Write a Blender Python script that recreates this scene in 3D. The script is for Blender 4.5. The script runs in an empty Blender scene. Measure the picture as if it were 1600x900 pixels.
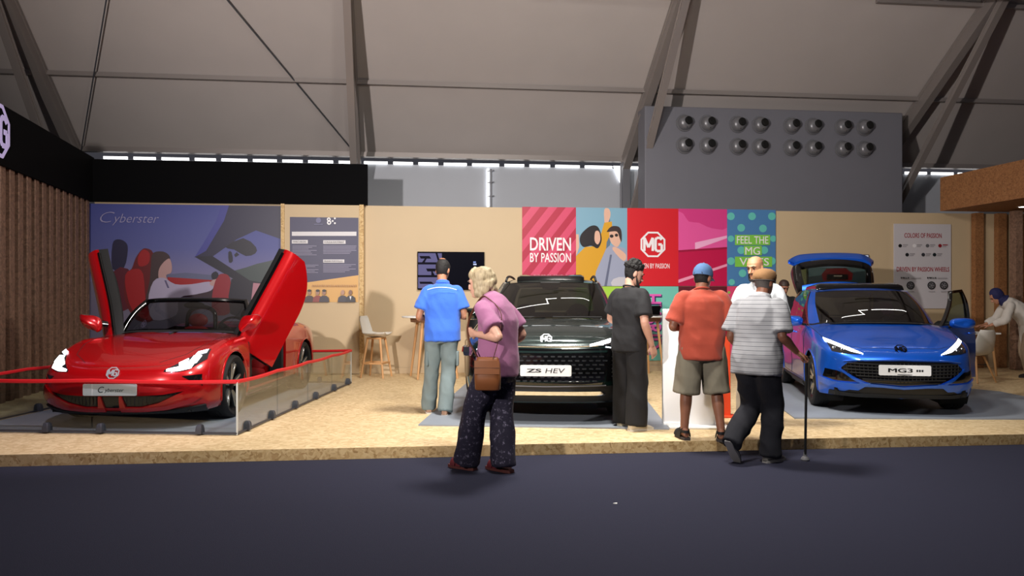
import bpy, math, random
import numpy as np
from mathutils import Vector, Matrix, noise
from mathutils.bvhtree import BVHTree

S = bpy.context.scene
COL = S.collection
random.seed(7)

# ---------------------------------------------------------------- camera
F_PX, YAW, HORIZON, EYE = 1164.0, math.radians(6.0), 470.0, 1.4
cam_data = bpy.data.cameras.new('camera')
cam_data.sensor_width = 36.0
cam_data.lens = 36.0 * F_PX / 1600.0
cam_data.shift_y = (HORIZON - 450.0) / 1600.0
cam_data.clip_end = 200
cam = bpy.data.objects.new('camera', cam_data)
COL.objects.link(cam)
cam.location = (0, 0, EYE)
cam.rotation_euler = (math.radians(90), 0, -YAW)
S.camera = cam

# ---------------------------------------------------------------- world, exposure, large lights
S.view_settings.view_transform = 'Standard'
S.view_settings.look = 'None'
S.view_settings.gamma = 1.0
S.view_settings.use_curve_mapping = False
S.view_settings.exposure = 0.0
world = bpy.data.worlds.new('hall_air')
S.world = world
world.use_nodes = True
world.node_tree.nodes['Background'].inputs[0].default_value = (0.50, 0.50, 0.60, 1)
world.node_tree.nodes['Background'].inputs[1].default_value = 0.085


def aim(o, target):
    d = Vector(target) - o.location
    o.rotation_euler = d.to_track_quat('-Z', 'Y').to_euler()


def area_light(name, loc, target, size, power, color, spread=180, size_y=None):
    L = bpy.data.lights.new(name, 'AREA')
    L.size = size
    if size_y:
        L.shape = 'RECTANGLE'
        L.size_y = size_y
    L.energy = power
    L.color = color
    L.spread = math.radians(spread)
    o = bpy.data.objects.new(name, L)
    COL.objects.link(o)
    o.location = loc
    aim(o, target)
    return o


def spot_light(name, loc, target, power, color, angle, blend=0.6, radius=0.12):
    L = bpy.data.lights.new(name, 'SPOT')
    L.energy = power
    L.color = color
    L.spot_size = math.radians(angle)
    L.spot_blend = blend
    L.shadow_soft_size = radius
    o = bpy.data.objects.new(name, L)
    COL.objects.link(o)
    o.location = loc
    aim(o, target)
    return o


WARM = (1.0, 0.95, 0.88)
area_light('key_booth_light', (1.4, 7.3, 5.4), (1.6, 8.6, 0.1), 0.8, 300, WARM, 160)
area_light('front_booth_light', (1.4, 4.4, 5.0), (1.6, 8.8, 0.6), 0.7, 150, WARM, 150)
spot_light('wall_wash_light', (0.2, 5.2, 4.9), (1.0, 13.5, 1.6), 330, WARM, 52, 0.8, 0.15)
spot_light('right_car_light', (3.6, 4.6, 4.9), (4.8, 9.2, 0.6), 420, (0.95, 0.97, 1.0), 50, 0.8, 0.15)
spot_light('left_car_light', (-2.3, 4.8, 4.9), (-3.2, 7.9, 0.4), 560, (0.98, 0.84, 1.0), 38, 0.8, 0.15)
spot_light('roof_uplight', (-3.5, 1.0, 3.0), (2.0, 13.0, 7.0), 4000, (1.0, 0.92, 0.88), 100, 0.9, 0.10)


# ---------------------------------------------------------------- helpers: materials
def lin(c):
    r = []
    for v in c[:3]:
        v = v / 255.0
        r.append(v / 12.92 if v <= 0.04045 else ((v + 0.055) / 1.055) ** 2.4)
    return (r[0], r[1], r[2], 1.0)


def mat(name, rgb, rough=0.5, metal=0.0, coat=0.0, emit=0.0, emit_rgb=None, var=0.0, scale=30.0, bump=0.0, bscale=None, spec=0.5, sheen=0.0, stretch=(1, 1, 1)):
    m = bpy.data.materials.new(name)
    m.use_nodes = True
    nt = m.node_tree
    b = nt.nodes['Principled BSDF']
    b.inputs['Base Color'].default_value = lin(rgb)
    b.inputs['Roughness'].default_value = rough
    b.inputs['Metallic'].default_value = metal
    b.inputs['Specular IOR Level'].default_value = spec
    if coat:
        b.inputs['Coat Weight'].default_value = coat
        b.inputs['Coat Roughness'].default_value = 0.03
    if sheen:
        b.inputs['Sheen Weight'].default_value = sheen
    if emit:
        b.inputs['Emission Color'].default_value = lin(emit_rgb or rgb)
        b.inputs['Emission Strength'].default_value = emit
    if var or bump:
        tc = nt.nodes.new('ShaderNodeTexCoord')
        mp = nt.nodes.new('ShaderNodeMapping')
        mp.inputs['Scale'].default_value = stretch
        nt.links.new(tc.outputs['Object'], mp.inputs[0])
        n = nt.nodes.new('ShaderNodeTexNoise')
        n.inputs['Scale'].default_value = scale
        n.inputs['Detail'].default_value = 4
        nt.links.new(mp.outputs[0], n.inputs['Vector'])
        if var:
            mx = nt.nodes.new('ShaderNodeMix')
            mx.data_type = 'RGBA'
            c = lin(rgb)
            mx.inputs[6].default_value = tuple(max(0, x * (1 - var)) for x in c[:3]) + (1,)
            mx.inputs[7].default_value = tuple(min(1, x * (1 + var)) for x in c[:3]) + (1,)
            nt.links.new(n.outputs[0], mx.inputs[0])
            nt.links.new(mx.outputs[2], b.inputs['Base Color'])
        if bump:
            n2 = n
            if bscale:
                n2 = nt.nodes.new('ShaderNodeTexNoise')
                n2.inputs['Scale'].default_value = bscale
                nt.links.new(mp.outputs[0], n2.inputs['Vector'])
            bp = nt.nodes.new('ShaderNodeBump')
            bp.inputs['Strength'].default_value = bump
            bp.inputs['Distance'].default_value = 0.01
            nt.links.new(n2.outputs[0], bp.inputs['Height'])
            nt.links.new(bp.outputs[0], b.inputs['Normal'])
    return m


def ramp(nt, stops, interp='LINEAR'):
    r = nt.nodes.new('ShaderNodeValToRGB')
    r.color_ramp.interpolation = interp
    els = r.color_ramp.elements
    while len(els) < len(stops):
        els.new(0.5)
    for e, (p, c) in zip(els, stops):
        e.position = p
        e.color = lin(c)
    return r


def osb_mat(name, stops, scale=9.0, rough=0.7, stretch=(1, 1, 1)):
    """pressed strand board: short flat flakes of several tans in random directions"""
    m = bpy.data.materials.new(name)
    m.use_nodes = True
    nt = m.node_tree
    b = nt.nodes['Principled BSDF']
    b.inputs['Roughness'].default_value = rough
    tc = nt.nodes.new('ShaderNodeTexCoord')
    mp = nt.nodes.new('ShaderNodeMapping')
    mp.inputs['Scale'].default_value = stretch
    nt.links.new(tc.outputs['Object'], mp.inputs[0])
    n = nt.nodes.new('ShaderNodeTexNoise')
    n.inputs['Scale'].default_value = scale * 0.6
    nt.links.new(mp.outputs[0], n.inputs['Vector'])
    mixv = nt.nodes.new('ShaderNodeMix')
    mixv.data_type = 'RGBA'
    mixv.inputs[0].default_value = 0.12
    nt.links.new(mp.outputs[0], mixv.inputs[6])
    nt.links.new(n.outputs['Color'], mixv.inputs[7])
    v = nt.nodes.new('ShaderNodeTexVoronoi')
    v.inputs['Scale'].default_value = scale * 2.2
    nt.links.new(mixv.outputs[2], v.inputs['Vector'])
    sp = nt.nodes.new('ShaderNodeSeparateColor')
    nt.links.new(v.outputs['Color'], sp.inputs[0])
    r = ramp(nt, stops)
    nt.links.new(sp.outputs[0], r.inputs[0])
    nt.links.new(r.outputs[0], b.inputs['Base Color'])
    return m


def glass_mat(name, tint, refl=0.12, rough=0.0):
    m = bpy.data.materials.new(name)
    m.use_nodes = True
    nt = m.node_tree
    nt.nodes.remove(nt.nodes['Principled BSDF'])
    out = nt.nodes['Material Output']
    t = nt.nodes.new('ShaderNodeBsdfTransparent')
    t.inputs[0].default_value = lin(tint)
    g = nt.nodes.new('ShaderNodeBsdfGlossy')
    g.inputs['Roughness'].default_value = rough
    g.inputs['Color'].default_value = (1, 1, 1, 1)
    lw = nt.nodes.new('ShaderNodeLayerWeight')
    lw.inputs['Blend'].default_value = 0.5
    pw = nt.nodes.new('ShaderNodeMath')
    pw.operation = 'POWER'
    pw.inputs[1].default_value = 4.0
    nt.links.new(lw.outputs['Facing'], pw.inputs[0])
    ad = nt.nodes.new('ShaderNodeMath')
    ad.operation = 'MULTIPLY_ADD'
    ad.use_clamp = True
    ad.inputs[1].default_value = 0.8
    ad.inputs[2].default_value = refl
    nt.links.new(pw.outputs[0], ad.inputs[0])
    mx = nt.nodes.new('ShaderNodeMixShader')
    nt.links.new(ad.outputs[0], mx.inputs[0])
    nt.links.new(t.outputs[0], mx.inputs[1])
    nt.links.new(g.outputs[0], mx.inputs[2])
    nt.links.new(mx.outputs[0], out.inputs[0])
    return m


# ---------------------------------------------------------------- helpers: geometry
def rotz(a):
    return Matrix.Rotation(a, 4, 'Z')


def Rm(axis, a):
    return Matrix.Rotation(a, 4, axis)


class MB:
    """collects shapes into one mesh"""

    def __init__(self):
        self.v, self.f = [], []

    def add(self, vs, fs, M=None):
        o = len(self.v)
        if M is not None:
            vs = [M @ Vector(p) for p in vs]
        self.v += [tuple(p) for p in vs]
        self.f += [tuple(i + o for i in f) for f in fs]
        return self

    def box(self, c, s, M=None):
        x, y, z = (k / 2 for k in s)
        vs = [(c[0] + a * x, c[1] + b * y, c[2] + d * z) for a in (-1, 1) for b in (-1, 1) for d in (-1, 1)]
        return self.add(vs, [(0, 1, 3, 2), (4, 6, 7, 5), (0, 4, 5, 1), (2, 3, 7, 6), (0, 2, 6, 4), (1, 5, 7, 3)], M)

    def loft(self, rings, caps=True, closed=True, M=None):
        n = len(rings[0])
        vs = [p for r in rings for p in r]
        fs = []
        for i in range(len(rings) - 1):
            for j in range(n if closed else n - 1):
                k = (j + 1) % n
                fs.append((i * n + j, i * n + k, (i + 1) * n + k, (i + 1) * n + j))
        if caps and closed:
            fs.append(tuple(range(n - 1, -1, -1)))
            fs.append(tuple((len(rings) - 1) * n + j for j in range(n)))
        return self.add(vs, fs, M)

    def tube(self, pts, r, n=10, caps=True, flat=1.0, up=None, M=None, smooth=0):
        pts = [Vector(p) for p in pts]
        if smooth:
            pts, r = smooth_path(pts, r, smooth)
        rad = r if isinstance(r, (list, tuple)) else [r] * len(pts)
        rings = []
        T0 = None
        U = None
        for i, p in enumerate(pts):
            T = (pts[min(i + 1, len(pts) - 1)] - pts[max(i - 1, 0)]).normalized()
            if U is None:
                a = Vector(up) if up else (Vector((0, 0, 1)) if abs(T.z) < 0.9 else Vector((1, 0, 0)))
                U = (a - T * a.dot(T)).normalized()
            else:
                U = (U - T * U.dot(T)).normalized()
            W = T.cross(U)
            rings.append([p + (U * math.cos(t) * flat + W * math.sin(t)) * rad[i] for t in (2 * math.pi * k / n for k in range(n))])
        return self.loft(rings, caps, True, M)

    def lathe(self, prof, n=24, axis='Z', c=(0, 0, 0), M=None, caps=False):
        rings = []
        for (r, h) in prof:
            ring = []
            for k in range(n):
                t = 2 * math.pi * k / n
                a, b = r * math.cos(t), r * math.sin(t)
                p = {'Z': (a, b, h), 'Y': (a, h, b), 'X': (h, a, b)}[axis]
                ring.append((p[0] + c[0], p[1] + c[1], p[2] + c[2]))
            rings.append(ring)
        return self.loft(rings, caps, True, M)

    def prism(self, poly, z0, z1, M=None):
        n = len(poly)
        vs = [(p[0], p[1], z0) for p in poly] + [(p[0], p[1], z1) for p in poly]
        fs = [tuple(range(n - 1, -1, -1)), tuple(range(n, 2 * n))]
        fs += [(i, (i + 1) % n, n + (i + 1) % n, n + i) for i in range(n)]
        return self.add(vs, fs, M)

    def sheet(self, rows, M=None):
        n = len(rows[0])
        vs = [p for r in rows for p in r]
        fs = [(i * n + j, i * n + j + 1, (i + 1) * n + j + 1, (i + 1) * n + j) for i in range(len(rows) - 1) for j in range(n - 1)]
        return self.add(vs, fs, M)

    def slab(self, rows, back):
        """closed solid between a grid of points and its copy moved by back(p, i, j)"""
        nr, n = len(rows), len(rows[0])
        o = len(self.v)
        self.sheet(rows)
        b = [[back(Vector(rows[i][j]), i, j) for j in range(n)] for i in range(nr)]
        o2 = len(self.v)
        vs = [tuple(p) for r in b for p in r]
        self.v += vs
        for i in range(nr - 1):
            for j in range(n - 1):
                self.f.append((o2 + i * n + j, o2 + (i + 1) * n + j, o2 + (i + 1) * n + j + 1, o2 + i * n + j + 1))
        bd = [(0, j) for j in range(n)] + [(i, n - 1) for i in range(1, nr)] + [(nr - 1, j) for j in range(n - 2, -1, -1)] + [(i, 0) for i in range(nr - 2, 0, -1)]
        for k in range(len(bd)):
            (i, j), (i2, j2) = bd[k], bd[(k + 1) % len(bd)]
            self.f.append((o + i2 * n + j2, o + i * n + j, o2 + i * n + j, o2 + i2 * n + j2))
        return self

    def sphere(self, c, r, nu=16, nv=10, M=None):
        rx, ry, rz = r if isinstance(r, (tuple, list)) else (r, r, r)
        rings = []
        for i in range(nv + 1):
            t = math.pi * i / nv
            s_, c_ = max(math.sin(t), 1e-3), math.cos(t)
            rings.append([(c[0] + rx * s_ * math.cos(2 * math.pi * k / nu), c[1] + ry * s_ * math.sin(2 * math.pi * k / nu), c[2] - rz * c_) for k in range(nu)])
        return self.loft(rings, True, True, M)

    def mesh(self, name):
        me = bpy.data.meshes.new(name)
        me.from_pydata(self.v, [], self.f)
        me.validate()
        me.update()
        return me

    def build(self, name, material=None, parent=None, smooth=False, bevel=0.0, angle=40, segs=2):
        me = self.mesh(name)
        if material:
            for m_ in (material if isinstance(material, (list, tuple)) else [material]):
                me.materials.append(m_)
        return link(name, me, parent, smooth, bevel, angle, segs)


def link(name, me, parent=None, smooth=False, bevel=0.0, angle=40, segs=2):
    o = bpy.data.objects.new(name, me)
    COL.objects.link(o)
    if parent:
        o.parent = parent
    if bevel:
        b = o.modifiers.new('bevel', 'BEVEL')
        b.width = bevel
        b.segments = segs
        b.limit_method = 'ANGLE'
        b.angle_limit = math.radians(30)
    if smooth or bevel:
        me.shade_smooth()
        if hasattr(me, 'set_sharp_from_angle'):
            me.set_sharp_from_angle(angle=math.radians(angle))
    return o


def smooth_path(pts, r, n):
    """Catmull-Rom through pts"""
    rad = r if isinstance(r, (list, tuple)) else [r] * len(pts)
    P = [2 * pts[0] - pts[1]] + list(pts) + [2 * pts[-1] - pts[-2]]
    R = [rad[0]] + list(rad) + [rad[-1]]
    out, ro = [], []
    for i in range(1, len(P) - 2):
        for k in range(n):
            t = k / n
            a, b, c, d = P[i - 1], P[i], P[i + 1], P[i + 2]
            out.append(0.5 * ((2 * b) + (c - a) * t + (2 * a - 5 * b + 4 * c - d) * t * t + (3 * b - a - 3 * c + d) * t ** 3))
            ro.append(R[i] + (R[i + 1] - R[i]) * (3 * t * t - 2 * t ** 3))
    out.append(P[-2])
    ro.append(R[-2])
    return out, ro


def tag(o, label=None, cat=None, group=None, kind=None):
    if label:
        o['label'] = label
    if cat:
        o['category'] = cat
    if group:
        o['group'] = group
    if kind:
        o['kind'] = kind
    return o


def thing(name, label, cat, loc=(0, 0, 0), rz=0.0, group=None):
    o = bpy.data.objects.new(name, None)
    o.empty_display_size = 0.1
    COL.objects.link(o)
    o.location = loc
    o.rotation_euler = (0, 0, rz)
    return tag(o, label, cat, group)


def kids(o):
    return [c for c in COL.objects if c.parent == o]


def copy_tree(o, parent=None):
    c = o.copy()
    COL.objects.link(c)
    c.parent = parent
    for ch in kids(o):
        copy_tree(ch, c)
    return c


def text_mb(s, size, bold=0.0, depth=0.002, align='CENTER', xs=1.0, shear=0.0, spacing=1.0):
    """lettering as a mesh in the XZ plane facing -Y, centred on its own baseline box"""
    cu = bpy.data.curves.new('lettering', 'FONT')
    cu.body = s
    cu.size = size
    heavy = bold if 'M' in s and bold > 0 else 0
    cu.offset = 0 if heavy else bold
    cu.extrude = depth
    cu.align_x = align
    cu.align_y = 'CENTER'
    cu.shear = shear
    cu.space_character = spacing
    cu.resolution_u = 3
    o = bpy.data.objects.new('lettering', cu)
    COL.objects.link(o)
    bpy.context.view_layer.update()
    dg = bpy.context.evaluated_depsgraph_get()
    me = o.evaluated_get(dg).to_mesh()
    mb = MB()
    mb.add([(v.co.x * xs, -v.co.z, v.co.y) for v in me.vertices], [tuple(p.vertices) for p in me.polygons])
    if heavy:
        one = list(mb.v), list(mb.f)
        for k, d in enumerate((-heavy * 1.3, heavy * 1.3)):
            mb.add([(p[0] + d * xs, p[1] + .0002 * (k + 1), p[2]) for p in one[0]], one[1])
    o.evaluated_get(dg).to_mesh_clear()
    bpy.data.objects.remove(o)
    bpy.data.curves.remove(cu)
    return mb


def moved(mb, M):
    mb.v = [tuple(M @ Vector(p)) for p in mb.v]
    return mb


def fit(mb, x0, x1, z0, z1, y=None):
    """scale lettering so that it fills a rectangle"""
    xs = [p[0] for p in mb.v]
    zs = [p[2] for p in mb.v]
    a, b, c, d = min(xs), max(xs), min(zs), max(zs)
    mb.v = [(x0 + (p[0] - a) / (b - a) * (x1 - x0), p[1] if y is None else p[1] + y, z0 + (p[2] - c) / (d - c) * (z1 - z0)) for p in mb.v]
    return mb


def L3(p, q, t):
    return tuple(a + (b - a) * t for a, b in zip(p, q))


# ---------------------------------------------------------------- setting
M_carpet = mat('navy carpet', (47, 48, 64), 0.95, var=0.22, scale=160, bump=0.25, spec=0.15)
M_osb = osb_mat('strand board', [(0, (196, 168, 124)), (0.35, (212, 186, 142)), (0.7, (226, 202, 160)), (1, (204, 176, 130))], 14)
M_osb_edge = osb_mat('strand board edge', [(0, (164, 130, 82)), (0.2, (200, 168, 116)), (0.7, (218, 190, 140)), (1, (182, 146, 96))], 20)
M_osb_dark = osb_mat('brown strand board', [(0, (120, 78, 44)), (0.5, (146, 98, 58)), (1, (158, 110, 68))], 26)
M_osb_left = osb_mat('strand board slat', [(0, (112, 86, 70)), (0.5, (130, 100, 82)), (1, (146, 114, 94))], 16)
M_tan = mat('tan painted board', (196, 174, 140), 0.6, var=0.04, scale=2)
M_black = mat('black fascia', (7, 7, 9), 0.9, spec=0.1)
M_canvas = mat('tent canvas', (186, 178, 174), 0.75, var=0.05, scale=1.5, bump=0.05, spec=0.3)
M_canvas_wall = mat('grey canvas wall', (176, 180, 188), 0.7, var=0.05, scale=1.2)
M_alu = mat('aluminium profile', (146, 138, 134), 0.42, 0.25)
M_alu_d = mat('dull aluminium', (112, 112, 118), 0.5, 0.2)
M_box = mat('grey duct panel', (112, 112, 120), 0.6, var=0.04, scale=3)
M_white = mat('white gloss', (235, 235, 235), 0.25)
M_whitem = mat('white matt', (232, 232, 230), 0.6)
M_green = mat('dark green panel', (34, 62, 40), 0.7)
M_rug = mat('grey vinyl mat', (138, 145, 155), 0.55, var=0.05, scale=8)
M_day = mat('daylight', (255, 255, 255), 0.5, emit=2.6)
M_darkv = mat('black void', (4, 4, 4), 0.8)
M_gunmetal = mat('dark grey plastic', (70, 72, 78), 0.5)


def struct(mb, name, m, **k):
    return tag(mb.build(name, m, None, **k), kind='structure')


struct(MB().box((2, 10, -0.05), (60, 50, 0.1)), 'floor', M_carpet)
mb = MB()
mb.box((4.0, 10.2, 0.05), (22.0, 7.0, 0.1))
o = mb.build('exhibition_platform', [M_osb, M_osb_edge])
for p in o.data.polygons:
    if abs(p.normal.z) < 0.5:
        p.material_index = 1
tag(o, kind='structure')
WY = 13.5
struct(MB().box((2.3, WY + 0.05, 1.6), (16.2, 0.1, 3.0)), 'wall_back', M_tan)
struct(MB().box((12.0, WY + 0.06, 1.6), (3.2, 0.1, 3.0)), 'wall_right', M_tan)
# framed board between the car picture and the wall (left of the stool)
struct(MB().box((-1.96, WY - 0.05, 1.6), (1.30, 0.1, 2.98)), 'trim_1', M_tan)
struct(MB().box((-2.63, WY - 0.06, 1.6), (0.06, 0.12, 3.0)), 'trim_2', M_osb_edge)
struct(MB().box((-1.27, WY - 0.06, 1.6), (0.075, 0.12, 3.0)), 'trim_3', M_osb_edge)
# left wall with upright slats (it stands a little out of square)
LW = Matrix.Translation((-5.42, 9.98, 0)) @ Rm('Z', math.radians(7.0))
struct(moved(MB().box((-.26, 1.79, 1.6), (.34, 3.58, 3.0)), LW), 'wall_left', M_osb_left)
mb = MB()
for k in range(13):
    mb.box((-.045, .10 + k * .272, 1.6), (.09, .13, 3.0))
struct(moved(mb, LW), 'trim_4', M_osb_left)
struct(moved(MB().box((-.28, -.02, 1.6), (.50, .05, 3.0)), LW), 'trim_5', M_green)
# black header
struct(MB().box((-3.48, WY - 0.05, 3.46), (4.62, 0.12, 0.72)), 'trim_6', M_black)
struct(moved(MB().box((-.04, 1.4, 3.48), (.16, 4.3, .76)), LW), 'trim_7', M_black)
# right strand-board canopy and slats
mb = MB()
P1, P2 = (9.66, 13.35), (10.0, 8.6)
poly = [P1, (14.5, 13.35), (14.5, 8.6), P2]
mb.prism(poly, 3.12, 3.76)
struct(mb, 'trim_8', M_osb_dark)
mb = MB()
for x, w in ((10.5, 0.17), (10.98, 0.17), (11.5, 0.14), (11.95, 0.14), (12.4, 0.16), (12.85, 0.16)):
    mb.box((x, WY - 0.06, 1.6), (w, 0.12, 3.0))
struct(mb, 'trim_9', M_osb_dark)
mb = MB()
for x in (10.9, 11.6, 12.3):
    mb.box((x, 12.95 - (x - 10.9) * 0.4, 1.6), (0.14, 0.16, 2.98))
struct(mb, 'trim_10', M_osb_left)
# skirting
struct(MB().box((3.8, WY - 0.012, 0.15), (10.0, 0.024, 0.1)), 'baseboard_back', M_tan)

# tent roof, eave, canvas wall behind the booth
EY, EZ, SL = 16.0, 4.50, 0.75
RX = [-13.1, -7.18, -1.60, 4.15, 9.95, 15.7]


def roof_z(y):
    return EZ + SL * (EY - y)


mb = MB()
rows = []
for i in range(30):
    y = EY - i * 0.75
    z = roof_z(y) if y > 8 else roof_z(8) + 0.28 * (8 - y)
    row = []
    for j in range(61):
        x = -22 + j * 0.8
        row.append((x, y, z - 0.03 * math.sin(math.pi * ((x - RX[0]) / 5.76 % 1.0))))
    rows.append(row)
mb.sheet(rows)
struct(mb, 'ceiling', M_canvas, smooth=True)
struct(MB().box((2, EY + 0.15, 1.9), (44, 0.04, 4.84)), 'wall_far', M_canvas_wall)
mb = MB().box((2, EY - 0.05, EZ - 0.02), (44, 0.16, 0.10))
struct(mb, 'trim_11', M_alu)
# daylight dashes between the roof and the canvas wall
mb = MB()
x = -6.75
while x < 12.2:
    w = random.uniform(0.40, 0.62)
    mb.box((x + w / 2, EY + 0.11, EZ - 0.155), (w, 0.03, 0.052))
    x += w + 0.12
struct(mb, 'window_1', M_day)
mb = MB()
mb.box((1.17, EY + 0.10, 3.85), (0.05, 0.03, 0.82))
mb.prism([(3.93, 0), (4.16, 0), (4.08, -0.36)], 0, 0.03, Matrix.Translation((0, EY + 0.10, EZ - 0.13)) @ Rm('X', math.pi / 2))
struct(mb, 'window_2', M_day)
mb = MB()
for z in (4.2, 3.95, 3.65):
    mb.tube([(1.15, EY + 0.05, z), (1.30, EY + 0.05, z + 0.02)], 0.012, 6)
mb.tube([(1.23, EY + 0.06, 3.0), (1.23, EY + 0.06, 4.25)], 0.02, 6)
struct(mb, 'trim_12', M_alu_d)


def beam(name, a, b, w, h, m, label, group=None):
    a, b = Vector(a), Vector(b)
    T = (b - a).normalized()
    X = Vector((1, 0, 0))
    if abs(T.x) > 0.7:
        X = Vector((0, 1, 0))
    X = (X - T * X.dot(T)).normalized()
    N = T.cross(X)
    rings = [[p + X * s * w / 2 + N * t * h / 2 for s, t in ((-1, -1), (1, -1), (1, -0.55), (0.8, -0.5), (0.8, 0.5), (1, 0.55), (1, 1), (-1, 1), (-1, 0.55), (-0.8, 0.5), (-0.8, -0.5), (-1, -0.55))] for p in (a, b)]
    mb = MB().loft(rings)
    return mb


RL = ['leftmost grey aluminium roof rafter beside the black header', 'grey aluminium roof rafter above the blue information poster', 'grey aluminium roof rafter left of the round air nozzles', 'grey aluminium roof rafter right of the round air nozzles']
for k, x in enumerate(RX[1:5]):
    t = thing('roof_rafter', RL[k], 'roof beam', (x, EY - 0.1, 0), 0, 'sloping roof rafters of the tent')
    top = (0.45, -9.0, roof_z(EY - 0.1 - 9.0) - 0.16)
    beam(None, (0, 0, EZ - 0.16), top, 0.16, 0.30, None, '').build('rafter', M_alu, t)
    beam(None, (0, 0, 0.0), (0, 0, EZ - 0.1), 0.16, 0.26, None, '').build('post', M_alu_d, t)
    beam(None, (0.0, -0.05, 2.7), (0.205, -4.1, roof_z(EY - 4.2) - 0.28), 0.13, 0.12, None, '').build('knee_brace', M_alu, t)
    mb = MB().box((0.2, -3.95, roof_z(EY - 4.05) - 0.30), (0.2, 0.3, 0.12))
    mb.build('joint_plate', M_alu_d, t)
py = 13.55
PL = ['thin grey purlin crossing the tent roof above the black header', 'dark horizontal purlin at the top right of the tent roof']
for k, (y, x0, x1) in enumerate(((14.46, -14, 16), (12.76, 8.0, 16))):
    z = roof_z(y) - 0.08
    tag(MB().box((0.5 * (x0 + x1), y, z), (x1 - x0, 0.08, 0.08)).build('roof_purlin', M_alu), PL[k], 'roof beam')
# cross cables under the roof
for lab, a, b in (('thin steel cable rising from the eave near the black header', (-7.1, 15.9, EZ - 0.1), (-3.9, 10.5, roof_z(10.5) - 0.25)),
                  ('thin steel cable slanting down to the rafter above the information poster', (-1.65, 15.9, EZ), (-5.4, 10.2, roof_z(10.2) - 0.25))):
    tag(MB().tube([a, b], 0.013, 6).build('roof_cable', M_gunmetal), lab, 'cable')

# duct box with round air nozzles
t = thing('air_duct_box', 'large grey air duct box behind the wall above the posters', 'air duct', (6.83, 14.3, 0))
MB().box((0, 0.25, 2.62), (5.4, 0.5, 5.24)).build('duct_panel', M_box, t, bevel=0.02)
M_noz = mat('brushed nozzle metal', (120, 120, 124), 0.35, 0.3)
noz = None
for r, z in enumerate((4.915, 4.475)):
    for c, x in enumerate((4.93, 5.40, 6.02, 6.485, 7.14, 7.60, 8.225, 8.69)):
        row = 'upper' if r == 0 else 'lower'
        ordn = ['leftmost', 'second from left', 'third from left', 'fourth from left', 'fourth from right', 'third from right', 'second from right', 'rightmost'][c]
        lab = 'round metal air nozzle, %s in the %s row on the grey duct box' % (ordn, row)
        if noz is None:
            noz = thing('air_nozzle', lab, 'air nozzle', (x, 14.3002, z), 0, 'round air nozzles on the grey duct box')
            MB().lathe([(0.0, -0.03), (0.165, -0.028), (0.172, -0.012), (0.165, 0.0), (0.0, 0.0)], 28, 'Y').build('flange', M_noz, noz, smooth=True)
            MB().lathe([(0.148, -0.028), (0.142, -0.07), (0.12, -0.115), (0.085, -0.14), (0.03, -0.15), (0.001, -0.151)], 28, 'Y').build('bowl', M_noz, noz, smooth=True)
            Mt = Matrix.Translation((0.040, -0.130, 0.022)) @ Rm('Z', 0.30) @ Rm('X', -0.18)
            MB().lathe([(0.001, -0.038), (0.066, -0.038), (0.072, -0.044), (0.078, -0.038), (0.08, 0.0)], 24, 'Y', M=Mt).build('throat', M_darkv, noz, smooth=True)
            MB().sphere((0.02, -0.112, -0.098), (0.016, 0.02, 0.014), 10, 6).build('set_screw', M_darkv, noz, smooth=True)
        else:
            n2 = copy_tree(noz)
            n2.location = (x, 14.3002, z)
            n2['label'] = lab


# ---------------------------------------------------------------- cars: tools
def pchip(vals, t):
    """monotone cubic through vals (list of numpy vectors) at index parameter t"""
    n = len(vals)
    i = min(max(int(math.floor(t)), 0), n - 2)
    s = t - i

    def slope(k):
        if k == 0:
            d0 = vals[1] - vals[0]
            d1 = vals[2] - vals[1] if n > 2 else d0
            m = 1.5 * d0 - 0.5 * d1
            return np.where(m * d0 <= 0, 0, m)
        if k == n - 1:
            d0 = vals[-1] - vals[-2]
            d1 = vals[-2] - vals[-3] if n > 2 else d0
            m = 1.5 * d0 - 0.5 * d1
            return np.where(m * d0 <= 0, 0, m)
        a, b = vals[k] - vals[k - 1], vals[k + 1] - vals[k]
        ab = a + b
        return np.where(a * b <= 0, 0, 2 * a * b / np.where(np.abs(ab) < 1e-12, 1, ab))

    m0, m1 = slope(i), slope(i + 1)
    h = s * s * (3 - 2 * s)
    return vals[i] * (1 - h) + vals[i + 1] * h + m0 * s * (1 - s) ** 2 - m1 * s * s * (1 - s)


class Surf:
    """smooth surface through rows of key points, rows[v][u]"""

    def __init__(self, rows):
        self.rows = [[np.array(p, float) for p in r] for r in rows]
        self.nu, self.nv = len(rows[0]) - 1, len(rows) - 1
        self.cache = {}

    def __call__(self, u, v):
        k = round(u, 5)
        if k not in self.cache:
            self.cache[k] = [pchip(r, u) for r in self.rows]
        return tuple(pchip(self.cache[k], v)) if self.nv > 1 else tuple(self.cache[k][0] + (self.cache[k][1] - self.cache[k][0]) * v)

    def grid(self, us, vs):
        return [[self(u, v) for u in us] for v in vs]


def frange(a, b, n):
    return [a + (b - a) * i / n for i in range(n + 1)]


def mirror(rows):
    return [[(-p[0], p[1], p[2]) for p in reversed(r)] for r in rows]


def both(rows):
    """left half + right half of a row that starts at the centre line"""
    return [[(-p[0], p[1], p[2]) for p in reversed(r[1:])] + list(r) for r in rows]


def arcs(edge, cen, n, p=2.2, py=2.0):
    """lateral arcs from mirrored edge point through the centre line; n cells per half"""
    rows = []
    for (x, y, z), (yc, zc) in zip(edge, cen):
        r = []
        for k in range(-n, n + 1):
            t = abs(k) / n
            r.append((x * k / n, y + (yc - y) * (1 - t ** py), z + (zc - z) * (1 - t ** p)))
        rows.append(r)
    return rows


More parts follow.
